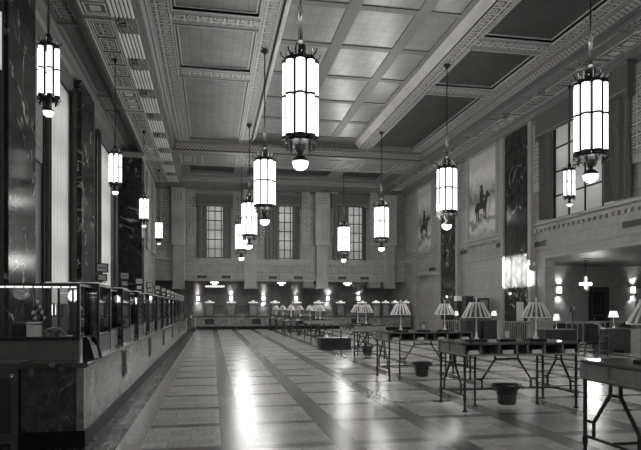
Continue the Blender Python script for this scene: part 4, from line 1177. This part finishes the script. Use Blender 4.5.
# back wall sconces
def make_sconce():
    t = thing('wall_sconce', 'x', 'wall light')
    m = MB(); m.box(-.09, .09, -.02, 0, -.28, .28); m.box(-.12, .12, -.14, 0, -.17, -.15); m.box(-.12, .12, -.14, 0, .15, .17); m.build('back_plate', M_BRASS, t)
    m = MB(); m.prism([(-.11,-.02),(-.11,-.08),(-.05,-.14),(.05,-.14),(.11,-.08),(.11,-.02)], -.15, .15, 'z'); m.build('glass_shade', M_SCONCE, t)
    for s in (-1, 1):
        l = bpy.data.lights.new('sconce_beam', 'SPOT'); l.energy = 75; l.spot_size = math.radians(84); l.spot_blend = .6; l.shadow_soft_size = .04
        o = bpy.data.objects.new('sconce_beam', l); COL.objects.link(o); o.parent = t; o.location = (0, -.16, s*.22); o.rotation_euler = (PI/2 + s*PI/2 - s*.35*s*s if s > 0 else -.0+.0, 0, 0)
        d = Vector((0, .42, s)); o.rotation_euler = d.to_track_quat('-Z', 'Y').to_euler()
    return t
N0 = make_sconce()
for k, px in enumerate((197.5, 230.7, 263, 295.5, 327.3, 358)):
    s = N0 if k == 0 else dup(N0); x = XY(px, 49.95)
    s.location = (x, 49.98, ZZ(298.5, x, 49.9)); s.scale = (1, 1, 1)
    s['label'] = 'lit sconce on the far wall behind the back counter, %s from the left' % ('first' if k == 0 else ORD[k]); s['group'] = 'sconces on the far wall'
for k, px in enumerate((558.5, 632.5)):
    s = dup(N0); x = XY(px, 29.95); s.location = (x, 29.98, ZZ(290, x, 29.9)); s.scale = (1.1, 1.1, 1.1)
    s['label'] = ['lit sconce on the side room wall, left of the dark door', 'lit sconce on the side room wall, right of the dark door'][k]; s['group'] = 'sconces in the side room'
for k, (px, Y) in enumerate(((447.5, 34.8), (511, 28.2))):
    t = thing('pier_light', ['small bare lit bulb low on the farther marble pier', 'small bare lit bulb low on the sunlit marble pier'][k], 'wall light', (XR-.16 if k == 0 else XR-.16, YX(px, XR-.2), ZZ((297, 294)[k], XR, YX(px, XR))))
    m = MB(); m.lathe([(.0,-.05),(.05,-.02),(.05,.03),(.0,.07)], -.12, 0, 8); m.build('bulb', M_SCONCE, t)
    MB().box(-.1, 0, -.03, .03, -.08, -.04).build('bracket', M_BRASS, t)
for k, px in enumerate((214, 281, 347)):
    x = XY(px, 46.5); t = thing('ceiling_light', 'lit square ceiling light under the back gallery, %s of three' % ['left', 'middle', 'right'][k], 'ceiling light', (x, 46.5, 3.74), 0, 'lights under the back gallery')
    m = MB(); m.box(-.35, .35, -.3, .3, -.05, 0); m.build('frame', M_BRONZE, t)
    m = MB(); m.box(-.3, .3, -.25, .25, -.12, -.05); m.box(-.15, .15, -.12, .12, -.26, -.12); m.build('diffuser', M_CEIL, t)
x = XY(214.5, 47.2)
t = thing('hanging_sign', 'long narrow lit sign hanging under the back gallery at left', 'sign', (x, 47.2, 3.46))
m = MB(); m.box(-.8, .8, -.06, .06, -.18, .0); m.box(-.72, -.69, -.02, .02, 0, .28); m.box(.69, .72, -.02, .02, 0, .28); m.build('housing', M_IRON, t)
m = MB()
for k in range(9): m.box(-.74+k*.167, -.61+k*.167, -.075, -.06, -.15, -.03)
m.build('lit_panels', emit('sign_glow', 1.2), t)
# stand at the far end of the left counter
t = thing('brass_stand', 'small bright metal stand at the far end of the left counter', 'stand', (XY(190.5, 36), 36, 0))
m = MB()
for sx in (-1, 1):
    for sy in (-1, 1): m.bar((sx*.28, sy*.15, 0), (sx*.24, sy*.12, 1.1), .03)
m.bar((-.26,-.13,.5),(.26,-.13,.5),.025); m.bar((-.28,-.15,.08),(.28,-.15,.08),.025)
m.build('frame', M_BRASS, t)
MB().cbox(0, 0, 1.1, .62, .34, .04, .01).build('top', M_WOODM, t)
m = MB(); m.lathe([(.15,1.14),(.14,1.17),(.02,1.2),(.015,1.4),(.05,1.44),(.0,1.5)], n=8); m.build('finial', M_CHROME, t)

# ================================================================== RIGHT SIDE
def rail(label, xa, xb, y, h, n, mat, first_post=True):
    t = thing('balustrade', label, 'railing', ((xa+xb)/2, y, 0), 0, 'balustrades on the right')
    hh = (xb-xa)/2
    m = MB(); m.box(-hh, hh, -.05, .05, h-.06, h); m.build('top_rail', M_GREY, t)
    m = MB(); m.box(-hh, hh, -.03, .03, .08, .14); m.build('bottom_rail', M_WOODM, t)
    for k in range(n):
        x = -hh + (k+.5)*2*hh/n
        q = MB(); q.lathe([(.022,.14),(.03,.2),(.018,.3),(.018,h-.25),(.028,h-.15),(.02,h-.06)], x, 0, 8); q.build('baluster', M_GREY, t)
    if first_post:
        MB().cbox(-hh-.1, 0, 0, .22, .22, h+.04, .02).build('newel_post', M_GREY, t)
    return t
rail('metal balustrade beside the square post right of the dark desks', XY(503, 23.4), XY(560, 23.4), 23.4, 1.14, 26, M_GREY)
rail('metal balustrade behind the armchair in the side room', XY(563, 23.4), XY(650, 23.4), 23.4, 1.13, 16, M_GREY, False)
rail('short balustrade under the small lamp near the far marble pier', XY(441, 30.0), XY(459, 30.0), 30.0, 1.05, 9, M_GREY)
MB_ = None
t = thing('newel_pillar', 'square grey pillar at the right end of the short balustrade', 'pillar', (XY(461.5, 30), 30, 0))
MB().cbox(0, 0, 0, .26, .26, 1.1, .02).build('shaft', M_GREY, t); MB().cbox(0, 0, 1.1, .32, .32, .05, .01).build('cap', M_GREY, t)
# desks and cabinets against the right wall
def place_desk(px0, px1, Y, h_, label, rz=0, dp=.8):
    xa, xb = XY(px0, Y), XY(px1, Y)
    t = make_desk(xb-xa, dp, h_); t.location = ((xa+xb)/2, Y+dp/2, 0); t['label'] = label; t.rotation_euler = (0,0,PI); t['group'] = 'dark desks on the right'
    return t
place_desk(466, 481, 27.6, 1.1, 'tall dark desk against the right wall, left of a pair')
place_desk(483, 497.5, 27.6, 1.1, 'tall dark desk against the right wall, right of a pair')
place_desk(545, 578, 19.8, .92, 'dark panelled desk with a small lit lamp, left in the side room')
place_desk(604, 634, 19.8, .94, 'dark panelled desk behind the armchair at the right photo edge')
place_desk(566, 588, 26.2, .95, 'dark desk at the back of the side room, left of the door')
place_desk(592, 606, 26.4, .95, 'dark desk before the dark side room door')
for k, (pa, pb, pt, Y) in enumerate(((463.3, 471, 296, 31.0), (475.5, 486.5, 298, 30.6), (455, 459.8, 296, 33.2))):
    xa, xb = XY(pa, Y), XY(pb, Y); zt = ZZ(pt, xb, Y)
    t = thing('filing_cabinet', ['tall dark filing cabinet by the right wall under the near mural', 'tall dark cabinet with a pale recess under the near mural', 'slim cabinet with a white top box beside the tall dark cabinet'][k], 'cabinet', ((xa+xb)/2, Y, 0))
    h_ = (xb-xa)/2
    MB().cbox(0, 0, 0, 2*h_, .5, zt-(.3 if k == 2 else .04), .01).build('carcass', M_WOOD, t)
    if k == 2: MB().cbox(0, 0, zt-.3, 2*h_, .4, .3, .01).build('white_box', M_PAPER, t)
    else: MB().cbox(0, 0, zt-.04, 2*h_+.06, .54, .04, .01).build('top', M_WOODM, t)
    if k == 1: MB().box(-h_+.1, h_-.1, -.27, -.25, zt-1.0, zt-.12).build('recess_board', M_GREY, t)
    for j in range(4):
        dr = MB().box(-h_+.03, h_-.03, -.265, -.25, .1+j*.28, .35+j*.28).build('drawer', M_WOODM, t)
        MB().box(-.06, .06, -.28, -.265, .22+j*.28, .24+j*.28).build('handle', M_BRASS, dr)
def small_lamp(label, px, py0, py1, Y, zb, lit=True, wpx=8):
    x = XY(px, Y); hh = ZZ(py0, x, Y) - zb; r = wpx/590*dist(x, Y)/2
    t = thing('desk_lamp', label, 'lamp', (x, Y, zb))
    m = MB(); m.lathe([(.1,0),(.1,.02),(.03,.04),(.02,.08),(.02,hh-.05)], n=10); m.build('stem', M_CHROME if lit else M_IRON, t)
    m = MB(); m.lathe([(r, hh-.24),(r*.95, hh-.2),(r*.65, hh),(r*.55, hh),(r*.85, hh-.22)], n=14); m.build('lamp_shade', M_DESKL if lit else M_WOOD, t)
    return t
small_lamp('small lit desk lamp with a pale flared shade, on the desk behind the armchair', 613, 311, 327, 20.2, .94, True, 10)
small_lamp('small lit desk lamp on the left desk in the side room', 556, 314, 328, 20.2, .92, True, 7)
small_lamp('small pale lamp on the dark desks by the right wall', 493.5, 311, 320, 28.0, 1.1, True, 6)
small_lamp('dark shaded lamp on the back desk left of the side room door', 572, 307.5, 318, 26.6, .95, False, 6)
small_lamp('small white lamp near the slim white topped cabinet', 456, 311, 320, 29.7, 0, True, 4)
t = thing('notice_board', 'pale upright board on a stand behind the right end lamp of the near table', 'board', (XY(519.5, 24.6), 24.6, 0))
hh = ZZ(302, 13, 24.6)
MB().box(-.17, .17, -.015, .015, hh-.85, hh).build('board', plain('pale_board', .45, .6), t)
m = MB(); m.bar((0,.03,0),(0,.03,hh-.4),.04); m.box(-.15,.15,-.1,.15,0,.03); m.build('stand', M_IRON, t)
# armchairs
c = dup(A0, (XY(594, 18.9), 18.75, 0), -PI/2+.35, 'dark wooden armchair with tall back, facing the desk at the right photo edge')
c.scale = (1.08, 1.08, 1.06)
R0 = make_chair('round'); R0.location = (XY(599.5, 21.6), 21.6, 0); R0.rotation_euler = (0, 0, PI); R0['label'] = 'armchair with a pale round back behind the tall backed armchair'
c = dup(A0, (XY(631, 21.6), 21.7, 0), PI, 'dark armchair behind the desk at the right photo edge')
c = dup(A0, (XY(563, 21.8), 21.8, 0), PI, 'dark armchair behind the left desk in the side room')
# pedestal at the right edge
t = thing('grey_pedestal', 'square grey pedestal cut by the right photo edge beside the desk', 'pedestal', (XY(641, 18.6), 18.6, 0))
MB().cbox(0, 0, .1, .5, .5, .82, .02).build('shaft', M_GREY, t); MB().cbox(0, 0, 0, .56, .56, .1, .02).build('base', M_GREY, t); MB().cbox(0, 0, .92, .56, .56, .05, .01).build('cap', M_GREY, t)
# side room door, lamp, frame
xa, xb = XY(590.5, 29.95), XY(606, 29.95)
m = MB(); m.box(xa, xb, 29.93, 29.99, 0, 2.75); d = struct('door_1', m, M_WOOD)
m = MB(); m.box(xa-.12, xa, 29.88, 30, 0, 2.87); m.box(xb, xb+.12, 29.88, 30, 0, 2.87); m.box(xa, xb, 29.88, 30, 2.75, 2.87); m.build('door_frame', M_IRON, d)
m = MB(); m.box(xa+.12, xb-.12, 29.91, 29.93, .3, 1.2); m.box(xa+.12, xb-.12, 29.91, 29.93, 1.35, 2.6); m.build('door_panels', M_LEATH, d)
m = MB(); m.lathe([(.01,-.04),(.035,-.02),(.035,.02),(.01,.04)], n=8); q = m.build('door_handle', M_BRASS, d); q.location = (xa+.15, 29.87, 1.1)
x = XY(585, 26.05)
t = thing('cross_pendant', 'cross shaped pendant light hanging in the side room', 'pendant light', (x, 26.05, 4.04))
m = MB(); m.bar((0,0,0),(0,0,-.75),.025); m.lathe([(.1,-.03),(.1,0)], n=10); m.build('rod', M_IRON, t)
m = MB(); m.box(-.31, .31, -.06, .06, -1.23, -1.1); m.build('glass_bar', emit('pendant_glow', 1.6), t)
m = MB(); m.box(-.035, .035, -.07, .07, -1.4, -.8); m.build('stem_glass', emit('pendant_stem_glow', .08), t)
x = XY(588.5, 29.8)
t = thing('door_sign', 'small pale box sign by the top left of the dark door', 'sign', (xa-.12-.13, 29.99, ZZ(291, x, 29.8)))
MB().box(-.11, .11, -.1, 0, 0, .26).build('face', plain('sign_cream', .5, .5), t); MB().box(-.13, .13, -.08, 0, .26, .29).build('hood', M_IRON, t)
x = XY(640.5, 29.9)
t = thing('picture_frame', 'dark framed picture on the side room wall at the right photo edge', 'picture', (x, 29.99, ZZ(308, x, 29.9)))
m = MB(); m.box(-.3, -.24, -.04, 0, 0, 1.2); m.box(.24, .3, -.04, 0, 0, 1.2); m.box(-.24, .24, -.04, 0, 0, .06); m.box(-.24, .24, -.04, 0, 1.14, 1.2); m.build('frame', M_WOOD, t)
MB().box(-.24, .24, -.02, 0, .06, 1.14).build('sheet', M_GREY, t)
xx = XY(597, 25.2)
t = thing('air_vent', 'long dark air vent slot in the side room ceiling', 'vent', (xx, 25.2, 4.04))
MB().box(-.75, .75, -.12, .12, -.012, 0).build('opening', M_DARK, t)
m = MB(); m.box(-.8, .8, -.16, -.12, -.02, 0); m.box(-.8, .8, .12, .16, -.02, 0); m.build('frame', M_STONE_D, t)
put_light('side_room_light', (18.0, 25.4, 2.6), 130, .3)
put_light('side_room_light', (19.0, 16.0, 2.8), 200, .3)  # added fill light without a fixture, brightens the near side room
